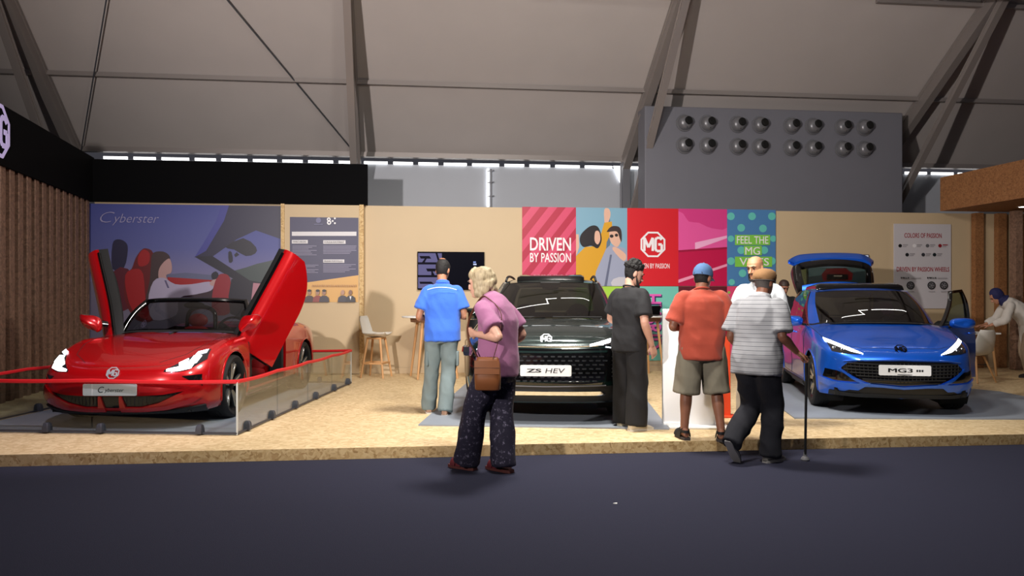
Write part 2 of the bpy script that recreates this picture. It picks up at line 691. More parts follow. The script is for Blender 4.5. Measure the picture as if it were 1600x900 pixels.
def cut_circles(mb, circles, side_min=0.5):
    """open wheel arches: snap near vertices onto the circle, drop the faces inside"""
    V = [list(p) for p in mb.v]
    for (yc, zc, R) in circles:
        for p in V:
            if abs(p[0]) < side_min:
                continue
            dy, dz = p[1] - yc, p[2] - zc
            r = math.hypot(dy, dz)
            if 0 < abs(r - R) < 0.016:
                p[1], p[2] = yc + dy / r * R, zc + dz / r * R
    keep = []
    for f in mb.f:
        cx, cy, cz = (sum(V[i][k] for i in f) / len(f) for k in range(3))
        if abs(cx) >= side_min and any(math.hypot(cy - yc, cz - zc) < R - 0.002 for yc, zc, R in circles):
            continue
        keep.append(f)
    mb.v, mb.f = [tuple(p) for p in V], keep
    return mb


class Skin:
    """ray target made of the car's outer skin"""

    def __init__(self, *mbs):
        v, f = [], []
        for m in mbs:
            o = len(v)
            v += m.v
            f += [tuple(i + o for i in q) for q in m.f]
        self.t = BVHTree.FromPolygons(v, f)

    def hit(self, o, d):
        r = self.t.ray_cast(Vector(o), Vector(d), 20)
        if r[0] is None:
            n = self.t.find_nearest(Vector(o) + Vector(d) * 5)
            return n[0], n[1]
        nn = r[1]
        if nn.dot(Vector(d)) > 0:
            nn = -nn
        return r[0], nn

    def front(self, x, z):
        return self.hit((x, -5, z), (0, 1, 0))

    def side(self, y, z, s=1):
        return self.hit((5 * s, y, z), (-s, 0, 0))

    def top(self, x, y):
        return self.hit((x, y, 5), (0, 0, -1))


def resample(pts, n):
    pts = [Vector(p) for p in pts]
    d = [0]
    for a, b in zip(pts, pts[1:]):
        d.append(d[-1] + (b - a).length)
    out = []
    for k in range(n + 1):
        s = d[-1] * k / n
        i = 0
        while i < len(pts) - 2 and d[i + 1] < s:
            i += 1
        t = (s - d[i]) / max(d[i + 1] - d[i], 1e-9)
        out.append(pts[i].lerp(pts[i + 1], t))
    return out


def strip(proj, a, b, off=0.003, thick=0.012, nu=24, nv=6, mirr=False, inset=0.0):
    """panel between two 2-D polylines a and b laid onto the skin, as a thin solid"""
    A, B = resample(a, nu), resample(b, nu)
    rows, norms = [], []
    for j in range(nv + 1):
        r, nr = [], []
        for i in range(nu + 1):
            q = A[i].lerp(B[i], j / nv)
            p, n = proj(q.x, q.y)
            r.append(p + n * (off - inset))
            nr.append(n)
        rows.append(r)
        norms.append(nr)
    mb = MB()
    mb.slab([[tuple(p) for p in r] for r in rows], lambda p, i, j: p - norms[i][j] * thick)
    if mirr:
        m2 = MB()
        m2.add([(-p[0], p[1], p[2]) for p in mb.v], [tuple(reversed(f)) for f in mb.f])
        mb.add(m2.v, m2.f)
    return mb


def mirrored(mb):
    m2 = MB()
    m2.add([(-p[0], p[1], p[2]) for p in mb.v], [tuple(reversed(f)) for f in mb.f])
    return m2


def trace(proj, pts, r=0.006, off=0.002, n=40, sides=6, flat=1.0):
    P = resample(pts, n)
    out = []
    for q in P:
        p, nn = proj(q.x, q.y)
        out.append(p + nn * off)
    return MB().tube(out, r, sides, True, flat)


def octagon(r, k=0.414):
    return [(r, r * k), (r * k, r), (-r * k, r), (-r, r * k), (-r, -r * k), (-r * k, -r), (r * k, -r), (r, -r * k)]


def ring_poly(r, w):
    """octagonal ring in the XZ plane"""
    mb = MB()
    a, b = octagon(r), octagon(r - w)
    vs = [(p[0], 0, p[1]) for p in a] + [(p[0], 0, p[1]) for p in b] + [(p[0], 0.006, p[1]) for p in a] + [(p[0], 0.006, p[1]) for p in b]
    fs = []
    for i in range(8):
        j = (i + 1) % 8
        fs += [(i, j, 8 + j, 8 + i), (16 + i, 24 + i, 24 + j, 16 + j), (i, 16 + i, 16 + j, j), (8 + i, 8 + j, 24 + j, 24 + i)]
    return mb.add(vs, fs)


def bar2(mb, a, b, w, d=0.006):
    """flat bar between two points of the XZ plane"""
    k = -.0005 * (1 + len(mb.v) // 8 % 16)
    a, b = Vector((a[0], k, a[1])), Vector((b[0], k, b[1]))
    t = (b - a).normalized()
    n = Vector((-t.z, 0, t.x)) * w / 2
    vs = [a - n, b - n, b + n, a + n]
    vs += [v + Vector((0, d, 0)) for v in vs]
    mb.add([tuple(v) for v in vs], [(0, 1, 2, 3), (7, 6, 5, 4), (0, 4, 5, 1), (1, 5, 6, 2), (2, 6, 7, 3), (3, 7, 4, 0)])


def octagon_logo(r, w=None):
    """two-letter emblem inside an octagon, in the XZ plane facing -Y"""
    w = w or r * 0.16
    mb = ring_poly(r, w)
    h = r * 0.52
    bw = r * 0.2
    X0, X1 = -r * 0.70, -r * 0.02
    for a, b in (((X0, -h), (X0, h)), ((X0, h), ((X0 + X1) / 2, -h * 0.45)), (((X0 + X1) / 2, -h * 0.45), (X1, h)), ((X1, h), (X1, -h))):
        bar2(mb, a, b, bw)
    g0, g1 = r * 0.20, r * 0.70
    for a, b in (((g1, h * 0.72), (g1 - 0.13 * r, h)), ((g1 - 0.1 * r, h), (g0 + 0.1 * r, h)), ((g0 + 0.1 * r, h), (g0, h * 0.7)), ((g0, h * 0.75), (g0, -h * 0.75)), ((g0, -h * 0.7), (g0 + 0.1 * r, -h)), ((g0 + 0.1 * r, -h), (g1, -h)), ((g1, -h), (g1, 0)), ((g1, 0), (g1 - 0.28 * r, 0))):
        bar2(mb, a, b, bw)
    return mb


def wheel(parent, c, R, rimR, w, side, style, mats, lab=None):
    """tyre with a spoked rim; side +1 faces +X"""
    t = thing_part('wheel', parent, c)
    h = w / 2
    prof = [(rimR, -h * 0.8), (rimR + 0.02, -h * 0.95), (R - 0.03, -h), (R - 0.008, -h * 0.86), (R, -h * 0.6), (R, -h * 0.22), (R - 0.008, -h * 0.2), (R - 0.008, -h * 0.14), (R, -h * 0.12), (R, h * 0.12), (R - 0.008, h * 0.14), (R - 0.008, h * 0.2), (R, h * 0.22), (R, h * 0.6), (R - 0.008, h * 0.86), (R - 0.03, h), (rimR + 0.02, h * 0.95), (rimR, h * 0.8)]
    MB().lathe(prof, 48, 'X').build('tyre', mats['tyre'], t, smooth=True)
    mb = MB()
    s = side
    mb.lathe([(rimR - 0.03, -h * 0.75 * s), (rimR - 0.02, h * 0.5 * s), (rimR - 0.012, h * 0.72 * s), (rimR + 0.004, h * 0.86 * s), (rimR + 0.004, h * 0.7 * s), (rimR + 0.002, -h * 0.75 * s)], 48, 'X')
    mb.build('rim_barrel', mats['rim_dark'], t, smooth=True)
    nsp = style['n']
    face = MB()
    dark = MB()
    fx = h * 0.62 * s
    for k in range(nsp):
        a0 = 2 * math.pi * k / nsp + style.get('a', 0.0)
        for da, wid, tw in style['bars']:
            pts = []
            for q, rr in enumerate((0.045, rimR * 0.5, rimR * 0.99)):
                ang = a0 + da * (0.25, 0.7, 1.0)[q] + tw * (0, 0.4, 1.0)[q]
                pts.append((rr, ang, wid * (1.15, 0.95, 1.0)[q]))
            rings = []
            for q, (rr, ang, wd) in enumerate(pts):
                xo = fx - (0.012 if q == 0 else 0.0) * s + (0.012 * s if q == 2 else 0)
                ca, sa = math.cos(ang), math.sin(ang)
                ring = []
                for dx, dw in ((0, -1), (0, 1), (-0.03 * s, 0.75), (-0.03 * s, -0.75)):
                    ring.append((xo + dx, rr * ca - dw * wd / 2 * sa, rr * sa + dw * wd / 2 * ca))
                rings.append(ring)
            face.loft(rings)
    face.build('spokes', mats['rim'], t, bevel=0.003)
    MB().lathe([(0.0, fx + 0.008 * s), (0.03, fx + 0.008 * s), (0.05, fx - 0.002 * s), (0.062, fx - 0.03 * s)], 24, 'X').build('hub_cap', mats['rim_dark'], t, smooth=True)
    MB().lathe([(0.05, -0.02 * s), (rimR * 0.72, -0.02 * s), (rimR * 0.72, 0.0), (0.05, 0.0)], 32, 'X').build('brake_disc', mats['disc'], t, smooth=True)
    return t


def thing_part(name, parent, loc=(0, 0, 0)):
    o = bpy.data.objects.new(name, None)
    o.empty_display_size = 0.1
    COL.objects.link(o)
    o.parent = parent
    o.location = loc
    return o


def wheel_well(c, R, x0, x1, n=28):
    """dark inner arch: part of a cylinder, closed on the inside"""
    mb = MB()
    y, z = c
    a0, a1 = -0.62, math.pi + 0.62
    arc = [(y + R * math.cos(a0 + (a1 - a0) * k / n), z + R * math.sin(a0 + (a1 - a0) * k / n)) for k in range(n + 1)]
    mb.sheet([[(x0, p[0], p[1]) for p in arc], [(x1, p[0], p[1]) for p in arc]])
    o = len(mb.v)
    mb.v += [(x0, p[0], p[1]) for p in arc]
    mb.f.append(tuple(range(o, o + n + 1)))
    return mb


def car_seat(parent, x, y, m, m2, recline=0.38, head=True, hz=0.0):
    """seat cushion, backrest and head restraint"""
    t = thing_part('seat', parent, (x, y, 0.28 + hz))
    rows = []
    mb = MB()
    rings = []
    for (py, w, h) in ((-0.26, 0.2, 0.05), (-0.24, 0.235, 0.08), (0.0, 0.25, 0.085), (0.22, 0.24, 0.09)):
        rings.append([(w * math.copysign(abs(math.cos(a)) ** 0.6, math.cos(a)), py, 0.09 + h * math.copysign(abs(math.sin(a)) ** 0.6, math.sin(a))) for a in (2 * math.pi * k / 20 for k in range(20))])
    mb.loft(rings).build('cushion', m, t, smooth=True)
    mb = MB()
    rings = []
    for (s, w, d) in ((0.0, 0.2, 0.06), (0.05, 0.235, 0.085), (0.25, 0.245, 0.075), (0.45, 0.235, 0.07), (0.56, 0.19, 0.06), (0.60, 0.13, 0.045)):
        cy, cz = 0.2 + s * math.sin(recline), 0.14 + s * math.cos(recline)
        rings.append([(w * math.copysign(abs(math.cos(a)) ** 0.6, math.cos(a)), cy + d * math.copysign(abs(math.sin(a)) ** 0.7, math.sin(a)) * math.cos(recline), cz - d * math.sin(a) * math.sin(recline)) for a in (2 * math.pi * k / 20 for k in range(20))])
    mb.loft(rings).build('backrest', m, t, smooth=True)
    if head:
        cy, cz = 0.2 + 0.72 * math.sin(recline), 0.14 + 0.70 * math.cos(recline)
        mb = MB().sphere((0, cy, cz), (0.135, 0.055, 0.095), 18, 10)
        mb.tube([(-0.06, cy - 0.03, cz - 0.14), (-0.06, cy, cz)], 0.008, 6)
        mb.tube([(0.06, cy - 0.03, cz - 0.14), (0.06, cy, cz)], 0.008, 6)
        mb.build('head_restraint', m2, t, smooth=True)
    return t


def steering_wheel(parent, c, m, tilt=0.45, R=0.185):
    M = Matrix.Translation(c) @ Rm('X', -tilt)
    mb = MB()
    pts = [(R * math.cos(a), 0, R * math.sin(a)) for a in (2 * math.pi * k / 32 for k in range(33))]
    mb.tube(pts, 0.016, 8, False, M=M)
    for a in (0.0, math.pi, -math.pi / 2):
        mb.tube([(0, 0.01, 0), (R * math.cos(a), 0, R * math.sin(a))], [0.03, 0.012], 8, M=M)
    mb.sphere((0, 0.01, 0), (0.06, 0.03, 0.055), 14, 8, M)
    mb.tube([(0, 0.02, 0), (0, -0.3, -0.02)], 0.03, 8, M=M)
    return mb.build('steering_wheel', m, parent, smooth=True)


def mirror_part(parent, c, s, m_shell, m_black, m_glass, w=0.125, h=0.07, stalk=None):
    """door mirror: shell, glass facing the rear, foot"""
    mb = MB()
    rings = []
    for (dy, k) in ((-0.09, 0.35), (-0.08, 0.62), (-0.055, 0.86), (0.0, 1.0), (0.05, 0.97)):
        rings.append([(c[0] + w * k * math.copysign(abs(math.cos(a)) ** 0.65, math.cos(a)), c[1] + dy + 0.05 * s * math.cos(a), c[2] + h * k * math.copysign(abs(math.sin(a)) ** 0.75, math.sin(a))) for a in (2 * math.pi * q / 22 for q in range(22))])
    mp = mb.loft(rings).build('mirror', m_shell, parent, smooth=True, angle=60)
    MB().loft([[(p[0], p[1] - 0.001, p[2]) for p in rings[-1]], [(c[0] + (p[0] - c[0]) * 0.94, p[1] + 0.006, c[2] + (p[2] - c[2]) * 0.92) for p in rings[-1]]]).build('mirror_glass', m_glass, mp)
    if stalk:
        MB().tube([Vector(stalk), Vector((c[0] - s * w * 0.7, c[1] - 0.01, c[2] - h * 0.5))], [0.04, 0.03], 10, flat=0.5).build('mirror_foot', m_black, mp, smooth=True)
    return mp


def plate(parent, skin, z, draw, m_plate, m_text, w=0.53, h=0.115, y=None, gap=0.012):
    """display number plate with its lettering"""
    p, n = skin.front(0, z)
    y = p.y - gap if y is None else y
    mb = MB()
    r = 0.014
    poly = []
    for cx, cz, a0 in ((w / 2 - r, h / 2 - r, 0), (-w / 2 + r, h / 2 - r, 90), (-w / 2 + r, -h / 2 + r, 180), (w / 2 - r, -h / 2 + r, 270)):
        for q in range(5):
            a = math.radians(a0 + q * 22.5)
            poly.append((cx + r * math.cos(a), cz + r * math.sin(a)))
    mb.prism(poly, -0.008, 0.0, Matrix.Translation((0, y, z)) @ Rm('X', math.pi / 2))
    o = mb.build('number_plate', m_plate, parent)
    lt = MB()
    draw(lt)
    moved(lt, Matrix.Translation((0, y - 0.001, z)))
    lt.build('plate_lettering', m_text, o)
    return o


M_tyre = mat('tyre rubber', (18, 18, 19), 0.75)
M_rim = mat('machined rim', (190, 192, 196), 0.25, 0.9)
M_rimd = mat('black rim', (22, 22, 24), 0.35, 0.5)
M_disc = mat('brake disc', (90, 88, 86), 0.4, 0.8)
M_gblack = mat('gloss black trim', (8, 8, 9), 0.12, coat=0.5)
M_mblack = mat('matt black trim', (16, 16, 17), 0.6)
M_chrome = mat('chrome', (215, 218, 222), 0.12, 1.0)
M_cell = mat('dark chrome cell', (120, 124, 128), .22, .9)
M_cglass3 = glass_mat('grey windscreen glass', (128, 132, 132), 0.05)
M_badge = mat('satin badge metal', (190, 194, 200), 0.3, 0.45)
M_mirror = mat('mirror glass', (200, 205, 210), 0.02, 1.0)
M_seatblk = mat('black seat fabric', (22, 22, 24), 0.75)
M_seatred = mat('red seat leather', (150, 20, 26), 0.5)
M_dash = mat('dark dashboard', (24, 24, 26), 0.6)
M_plate = mat('white number plate', (222, 224, 226), 0.4)
M_ink = mat('black lettering', (12, 12, 14), 0.4)
M_lampg = mat('dark headlamp lens', (26, 28, 34), 0.08, coat=1.0)
M_drl = mat('white lamp light', (255, 255, 255), 0.3, emit=9.0)
M_drl2 = mat('soft lamp light', (235, 240, 255), 0.3, emit=3.0)
M_cglass = glass_mat('tinted car glass', (205, 214, 202), 0.03)
M_cglass2 = glass_mat('dark car glass', (66, 72, 72), 0.07)
WM = {'tyre': M_tyre, 'rim': M_rim, 'rim_dark': M_rimd, 'disc': M_disc}


# ---------------------------------------------------------------- the blue hatchback
def car_root(name, label, lat, dep, phi, zoff=0.115):
    x = lat * math.cos(YAW) + dep * math.sin(YAW)
    y = dep * math.cos(YAW) - lat * math.sin(YAW)
    return thing(name, label, 'car', (x, y, zoff), -phi, 'cars on display')


def hatchback():
    t = car_root('hatchback_car', 'bright blue hatchback car with open tailgate and one open front door', 4.33, 8.22, math.radians(18.2))
    P = mat('metallic blue paint', (24, 96, 214), 0.28, 0.55, coat=1.0)
    rows = [
        [(0, .10, .17), (.35, .12, .17), (.60, .20, .17), (.76, .34, .17), (.84, .50, .17), (.86, .84, .17), (.85, 1.28, .17), (.85, 2.3, .17), (.85, 3.0, .18), (.85, 3.41, .2), (.80, 3.85, .25), (.45, 4.03, .28), (0, 4.05, .28)],
        [(0, .04, .25), (.36, .06, .25), (.62, .16, .25), (.78, .31, .25), (.87, .53, .25), (.885, .84, .25), (.88, 1.28, .25), (.88, 2.3, .25), (.88, 3.0, .25), (.885, 3.41, .27), (.84, 3.88, .33), (.48, 4.08, .36), (0, 4.1, .36)],
        [(0, .0, .42), (.37, .025, .42), (.64, .13, .42), (.80, .29, .42), (.875, .53, .42), (.895, .84, .42), (.885, 1.28, .42), (.875, 2.3, .42), (.88, 3, .42), (.897, 3.41, .44), (.85, 3.88, .47), (.5, 4.09, .5), (0, 4.11, .5)],
        [(0, .01, .58), (.37, .035, .58), (.64, .14, .58), (.79, .30, .58), (.87, .55, .59), (.893, .84, .6), (.888, 1.28, .6), (.885, 2.3, .62), (.89, 3, .63), (.895, 3.41, .64), (.84, 3.88, .66), (.5, 4.08, .66), (0, 4.1, .66)],
        [(0, .05, .67), (.37, .08, .67), (.65, .18, .69), (.80, .36, .72), (.86, .58, .76), (.88, .84, .78), (.885, 1.28, .80), (.88, 2.3, .82), (.88, 3, .84), (.875, 3.41, .85), (.80, 3.86, .85), (.48, 4.06, .85), (0, 4.08, .85)],
        [(0, .12, .715), (.36, .15, .72), (.60, .27, .755), (.72, .46, .81), (.78, .68, .86), (.81, .90, .91), (.835, 1.28, .96), (.84, 2.3, .985), (.83, 3.0, 1.02), (.80, 3.41, 1.04), (.70, 3.85, 1.04), (.45, 3.98, 1.03), (0, 4.0, 1.03)]]
    rows = [[(x * .955, y, z + (.03 if k_ < 2 else 0)) for x, y, z in r] for k_, r in enumerate(rows)]
    W = Surf(rows)
    AF, AR, RW, RA = (.84, .315), (3.41, .315), .315, .365
    us_f, us_d, us_r = frange(0, 6, 72), frange(6, 7, 24), frange(7, 10, 60)
    vs = frange(0, 5, 40)
    front = MB().sheet(both(W.grid(us_f, vs)))
    right_doors = MB().sheet(mirror(W.grid(us_d, vs)))
    rear = MB().sheet(W.grid(us_r, vs))
    rear.add(mirrored(rear).v, mirrored(rear).f)
    sill = MB().sheet(W.grid(us_d, frange(0, 1, 8)))
    tail = MB().sheet(both(W.grid(frange(10, 12, 24), frange(0, 3, 18))))
    edge = [W(u, 5) for u in us_f]
    cen = Surf([[(.12, .715, 0), (.20, .765, 0), (.36, .81, 0), (.56, .862, 0), (.76, .925, 0), (.96, .98, 0), (1.13, 1.03, 0)]] * 2)
    cl = [cen(u, 0)[:2] for u in us_f]
    hood = MB().sheet(arcs(edge, cl, 22, 2.6))
    skin = Skin(front, hood, right_doors, rear)
    body = MB()
    for m in (front, hood, right_doors, rear, sill, tail):
        body.add(m.v, m.f)
    cut_circles(body, [(AF[0], AF[1], RA), (AR[0], AR[1], RA)])
    body.build('body', P, t, smooth=True, angle=50)
    # greenhouse
    gb = [(0, 1.09, 1.025), (.40, 1.12, 1.02), (.68, 1.26, .985), (.76, 1.36, .965), (.80, 1.48, .965), (.815, 2.28, .985), (.815, 2.38, .985), (.80, 3.05, 1.03), (.74, 3.50, 1.05), (.62, 3.88, 1.04), (0, 3.97, 1.04)]
    gt = [(0, 1.86, 1.43), (.36, 1.89, 1.425), (.60, 1.99, 1.405), (.635, 2.04, 1.405), (.655, 2.12, 1.42), (.665, 2.42, 1.44), (.665, 2.5, 1.44), (.65, 2.95, 1.43), (.61, 3.25, 1.415), (.53, 3.43, 1.405), (0, 3.50, 1.435)]
    gb = [(x * .955, y, z) for x, y, z in gb]
    gt = [(x * .955, y, z) for x, y, z in gt]
    gm = []
    for i, (a, b) in enumerate(zip(gb, gt)):
        m = [(p + q) / 2 for p, q in zip(a, b)]
        m[0] *= 1.045
        m[1] -= 0.035 if i < 3 else (-0.03 if i > 8 else 0)
        gm.append(tuple(m))
    G = Surf([gb, gm, gt])
    V2 = frange(0, 2, 14)

    def gpart(us, vs_, two=True):
        mb = MB().sheet(G.grid(us, vs_))
        if two:
            m2 = mirrored(mb)
            mb.add(m2.v, m2.f)
        return mb
    pil = MB().sheet(G.grid(frange(2, 3.6, 10), V2))
    pil.add(mirrored(pil).v, mirrored(pil).f)
    q = MB().sheet(G.grid(frange(7.35, 9.0, 14), V2))
    pil.add(q.v, q.f)
    pil.add(mirrored(q).v, mirrored(q).f)
    # roof
    ur = frange(0, 10, 70)
    edge = [G(u, 2) for u in ur]
    rc = Surf([[(1.86, 1.43, 0), (1.90, 1.44, 0), (2.02, 1.46, 0), (2.08, 1.467, 0), (2.2, 1.478, 0), (2.45, 1.492, 0), (2.55, 1.492, 0), (2.95, 1.48, 0), (3.25, 1.463, 0), (3.42, 1.445, 0), (3.50, 1.435, 0)]] * 2)
    roof = MB().sheet(arcs(edge, [rc(u, 0)[:2] for u in ur], 16, 2.6))
    pil.add(roof.v, roof.f)
    pil.build('roof_and_pillars', P, t, smooth=True, angle=50)
    gskin = Skin(pil, gpart(frange(0, 10, 60), V2))
    MB().sheet(both(G.grid(frange(0, 2.0, 20), frange(0.02, 1.97, 14)))).build('windscreen', M_cglass2, t, smooth=True)
    fr = gpart(frange(0, 10, 60), frange(-0.0, 0.10, 2))
    fr.build('window_trim', M_gblack, t, smooth=True)
    # right side windows and black pillars (the open door carries its own)
    mb = mirrored(MB().sheet(G.grid(frange(3.6, 5.0, 16), frange(0.1, 1.9, 12))))
    mb.build('side_window', M_cglass2, t, smooth=True)
    for sgn in (1, -1):
        m = MB().sheet(G.grid(frange(6.0, 7.35, 16), frange(0.1, 1.9, 12)))
        (m if sgn > 0 else mirrored(m)).build('side_window', M_cglass2, t, smooth=True)
    m = gpart(frange(5.0, 6.0, 6), V2)
    mm = gpart(frange(3.6, 7.35, 40), frange(1.86, 2.0, 2))
    m.build('window_pillar', M_gblack, t, smooth=True)
    mm.build('window_top_trim', M_gblack, t, smooth=True)
    mq = mirrored(MB().sheet(G.grid(frange(3.55, 3.75, 3), V2)))
    mq.build('window_corner', M_gblack, t, smooth=True)
    # shoulder strip joining skin and windows
    sh = MB().sheet([[W(u, 5) for u in frange(6, 10, 50)], [G(3.2 + (u - 6) * 1.35, 0.0) for u in frange(6, 10, 50)]])
    sh.add(mirrored(sh).v, mirrored(sh).f)
    sh.build('shoulder', P, t, smooth=True)
    cw = MB().sheet(both([[(x, y + dy, z + dz) for (x, y, z) in [G(u, 0.0) for u in frange(0, 3, 20)]] for dy, dz in ((-0.10, -0.015), (0.03, 0.0))]))
    cw.build('cowl', M_mblack, t, smooth=True)
    for s_ in (1, -1):
        a = (0.05 if s_ > 0 else -0.62, 1.075, 1.005)
        MB().tube([a, (a[0] + 0.58, 1.15, 0.995)], 0.008, 6).build('wiper', M_mblack, t)
    # front details
    F = skin.front
    hd = [(.735, .845), (.65, .805), (.52, .745), (.40, .69)]
    hl = [(.70, .705), (.63, .69), (.52, .68), (.40, .682)]
    for s_ in (1, -1):
        a = [(x * s_, z) for x, z in hd]
        b = [(x * s_, z) for x, z in hl]
        lamp = strip(F, a, b, 0.006, 0.02).build('headlamp', M_lampg, t, smooth=True)
        c1 = [(x * s_, z - .006) for x, z in hd]
        c2 = [(x * s_, z - .038 + (.028 if x < .45 else 0)) for x, z in hd]
        strip(F, c1, c2, 0.012, 0.008).build('running_light', M_drl, lamp, smooth=True)
        for lx, lz in ((.675, .74), (.60, .722)):
            p, n = F(lx * s_, lz)
            MB().sphere(p + n * 0.004, (0.022, 0.012, 0.018), 12, 8).build('lamp_lens', M_chrome, lamp, smooth=True)
    # bumper: black mouth with bars, blue frame, side intakes, wings, splitter
    mo_t = [(-.62, .53), (-.56, .585), (-.46, .605), (0, .615), (.46, .605), (.56, .585), (.62, .53)]
    mo_b = [(-.62, .515), (-.50, .43), (-.38, .375), (0, .345), (.38, .375), (.50, .43), (.62, .515)]
    gr = strip(F, mo_t, mo_b, 0.004, 0.02, 48, 10).build('grille', M_gblack, t, smooth=True)
    bars = MB()
    for k in range(7):
        z = .365 + k * .034
        half = min(.60, .36 + (z - .365) * 1.75) if z < .53 else .56
        b_ = trace(F, [(-half, z + 0.012), (0, z), (half, z + 0.012)], .0075, 0.012, 60, 6, 1.0)
        bars.add(b_.v, b_.f)
    for k in range(-14, 15):
        x = k * .04
        b_ = trace(F, [(x, .37 + abs(x) * .16), (x * 1.02, .59 - abs(x) * .03)], .004, 0.009, 12, 5)
        bars.add(b_.v, b_.f)
    bars.build('grille_bars', M_mblack, gr, smooth=True)
    rim_pts = [(-.64, .53), (-.51, .425), (-.39, .366), (0, .334), (.39, .366), (.51, .425), (.64, .53)]
    rb = [(x * 1.0, z - .026) for x, z in rim_pts]
    strip(F, rim_pts, rb, 0.018, 0.03, 60, 3).build('grille_frame', P, t, smooth=True)
    trace(F, [(-.60, .60), (-.46, .618), (0, .628), (.46, .618), (.60, .60)], .008, .006, 50, 8).build('grille_upper_edge', P, t, smooth=True)
    for s_ in (1, -1):
        a = [(x * s_, z) for x, z in ((.45, .392), (.55, .435), (.66, .49), (.765, .505))]
        b = [(x * s_, z) for x, z in ((.46, .378), (.55, .375), (.68, .378), (.785, .41))]
        strip(F, a, b, 0.003, 0.02, 16, 12).build('side_intake', M_gblack, t, smooth=True)
        a = [(x * s_, z) for x, z in ((.335, .372), (.50, .360), (.70, .370), (.80, .41))]
        b = [(x * s_, z) for x, z in ((.45, .285), (.56, .288), (.70, .305), (.81, .345))]
        strip(F, a, b, 0.022, 0.04, 20, 6).build('bumper_wing', P, t, smooth=True)
    strip(F, [(-.46, .315), (0, .318), (.46, .315)], [(-.60, .245), (0, .24), (.60, .245)], 0.004, 0.02, 30, 6).build('lower_intake', M_mblack, t, smooth=True)
    strip(F, [(-.72, .26), (-.5, .245), (0, .24), (.5, .245), (.72, .26)], [(-.72, .212), (-.5, .205), (0, .205), (.5, .205), (.72, .212)], 0.014, 0.03, 40, 4).build('splitter', M_mblack, t, smooth=True)
    p, n = F(0, .735)
    lg = octagon_logo(.062)
    moved(lg, Matrix.Translation(p + n * .012) @ Rm('X', -0.75))
    lg.build('bonnet_badge', M_gblack, t)
    b_ = trace(skin.top, [(-.70, .45), (-.62, .34), (-.40, .20), (0, .145), (.40, .20), (.62, .34), (.70, .45)], .003, .0, 50)
    for s_ in (1, -1):
        c_ = trace(skin.top, [(.70 * s_, .45), (.755 * s_, .80), (.79 * s_, 1.2)], .003, .0, 30)
        b_.add(c_.v, c_.f)
    b_.build('bonnet_seam', M_mblack, t)

    def draw(lt):
        a = text_mb('MG3', .1, .002, .001)
        fit(a, -.17, .08, -.022, .022)
        lt.add(a.v, a.f)
        for k in range(3):
            lt.box((.125 + k * .026, 0, -.002), (.018, .002, .022))
    plate(t, skin, .517, draw, M_plate, M_ink, gap=0.02)
    # side: seams, handles, sill, arches (right side of the car is the one in view)
    for yc, zc in (AF, AR):
        for s_ in (1, -1):
            pts = []
            for k in range(33):
                a = -0.35 + (math.pi + 0.7) * k / 32
                yy, zz = yc + (RA + .004) * math.cos(a), zc + (RA + .004) * math.sin(a)
                if zz > .18:
                    pt, nn = skin.side(yy, zz, s_)
                    pts.append(pt)
            MB().tube(pts, .011, 6).build('arch_lip', P, t, smooth=True)
    sd = lambda y, z: skin.side(y, z, -1)
    sm = MB()
    for pts in ([(1.27, .93), (1.25, .6), (1.27, .28)], [(2.30, .97), (2.30, .6), (2.28, .28)], [(1.27, .28), (2.28, .28), (2.95, .29), (3.05, .45), (3.10, .75), (3.12, 1.0)]):
        b_ = trace(sd, pts, .004, 0, 30)
        sm.add(b_.v, b_.f)
    sm.build('door_seam', M_mblack, t)
    for y in (2.12, 2.98):
        p, n = sd(y, .86)
        MB().tube([p + Vector((-.005, -.09, 0)), p + Vector((-.035, -.07, 0)), p + Vector((-.035, .07, 0)), p + Vector((-.005, .09, 0))], .011, 8, smooth=4).build('door_handle', P, t, smooth=True)
    for s_ in (1, -1):
        strip(lambda y, z: skin.side(y, z, s_), [(1.22, .255), (2.2, .255), (3.04, .262)], [(1.22, .175), (2.2, .175), (3.04, .185)], .006, .03, 30, 3).build('side_sill', M_mblack, t, smooth=True)
    under = MB().box((0, 2.05, .26), (1.36, 3.7, .1))
    for cy, cz in (AF, AR):
        for s_ in (1, -1):
            w_ = wheel_well((cy, cz), RA + .01, .52 * s_, .81 * s_)
            under.add(w_.v, w_.f)
    under.build('underbody', M_darkv, t)
    st = {'n': 5, 'bars': ((-.24, .045, 0), (.24, .045, 0)), 'a': .3}
    for cy, cz in (AF, AR):
        for s_ in (1, -1):
            wheel(t, (.735 * s_, cy, RW), RW, .212, .20, s_, st, WM)
    # roof parts
    ro = MB()
    rings = []
    for y, h, w in ((2.02, .0, .56), (2.06, .045, .55), (2.18, .055, .54), (2.9, .03, .54), (3.0, .0, .54)):
        z0 = gskin.top(0, y)[0].z
        rings.append([(-w, y, z0 - .035), (w, y, z0 - .035), (w, y, z0 - .02 + h), (w * .9, y, z0 + h), (-w * .9, y, z0 + h), (-w, y, z0 - .02 + h)])
    ro.loft(rings).build('sunroof', M_gblack, t, bevel=.008)
    # mirrors
    mirror_part(t, (-.945, 1.50, 1.02), -1, P, M_gblack, M_mirror, stalk=(-.78, 1.50, .97))
    # interior
    cab = MB().box((0, 2.3, .33), (1.4, 2.4, .06))
    cab.box((-.72, 2.5, .62), (.05, 2.0, .6))
    cab.build('cabin_floor', M_dash, t)
    rings = []
    for y, z0, z1 in ((1.12, .7, .95), (1.25, .62, .975), (1.5, .6, .985), (1.68, .62, .96), (1.74, .66, .88)):
        rings.append([(-.74, y, z0), (.74, y, z0), (.74, y, z1 - .04), (.6, y, z1), (-.6, y, z1), (-.74, y, z1 - .04)])
    MB().loft(rings).build('dashboard', M_dash, t, bevel=.01)
    steering_wheel(t, (.36, 1.86, .93), M_dash)
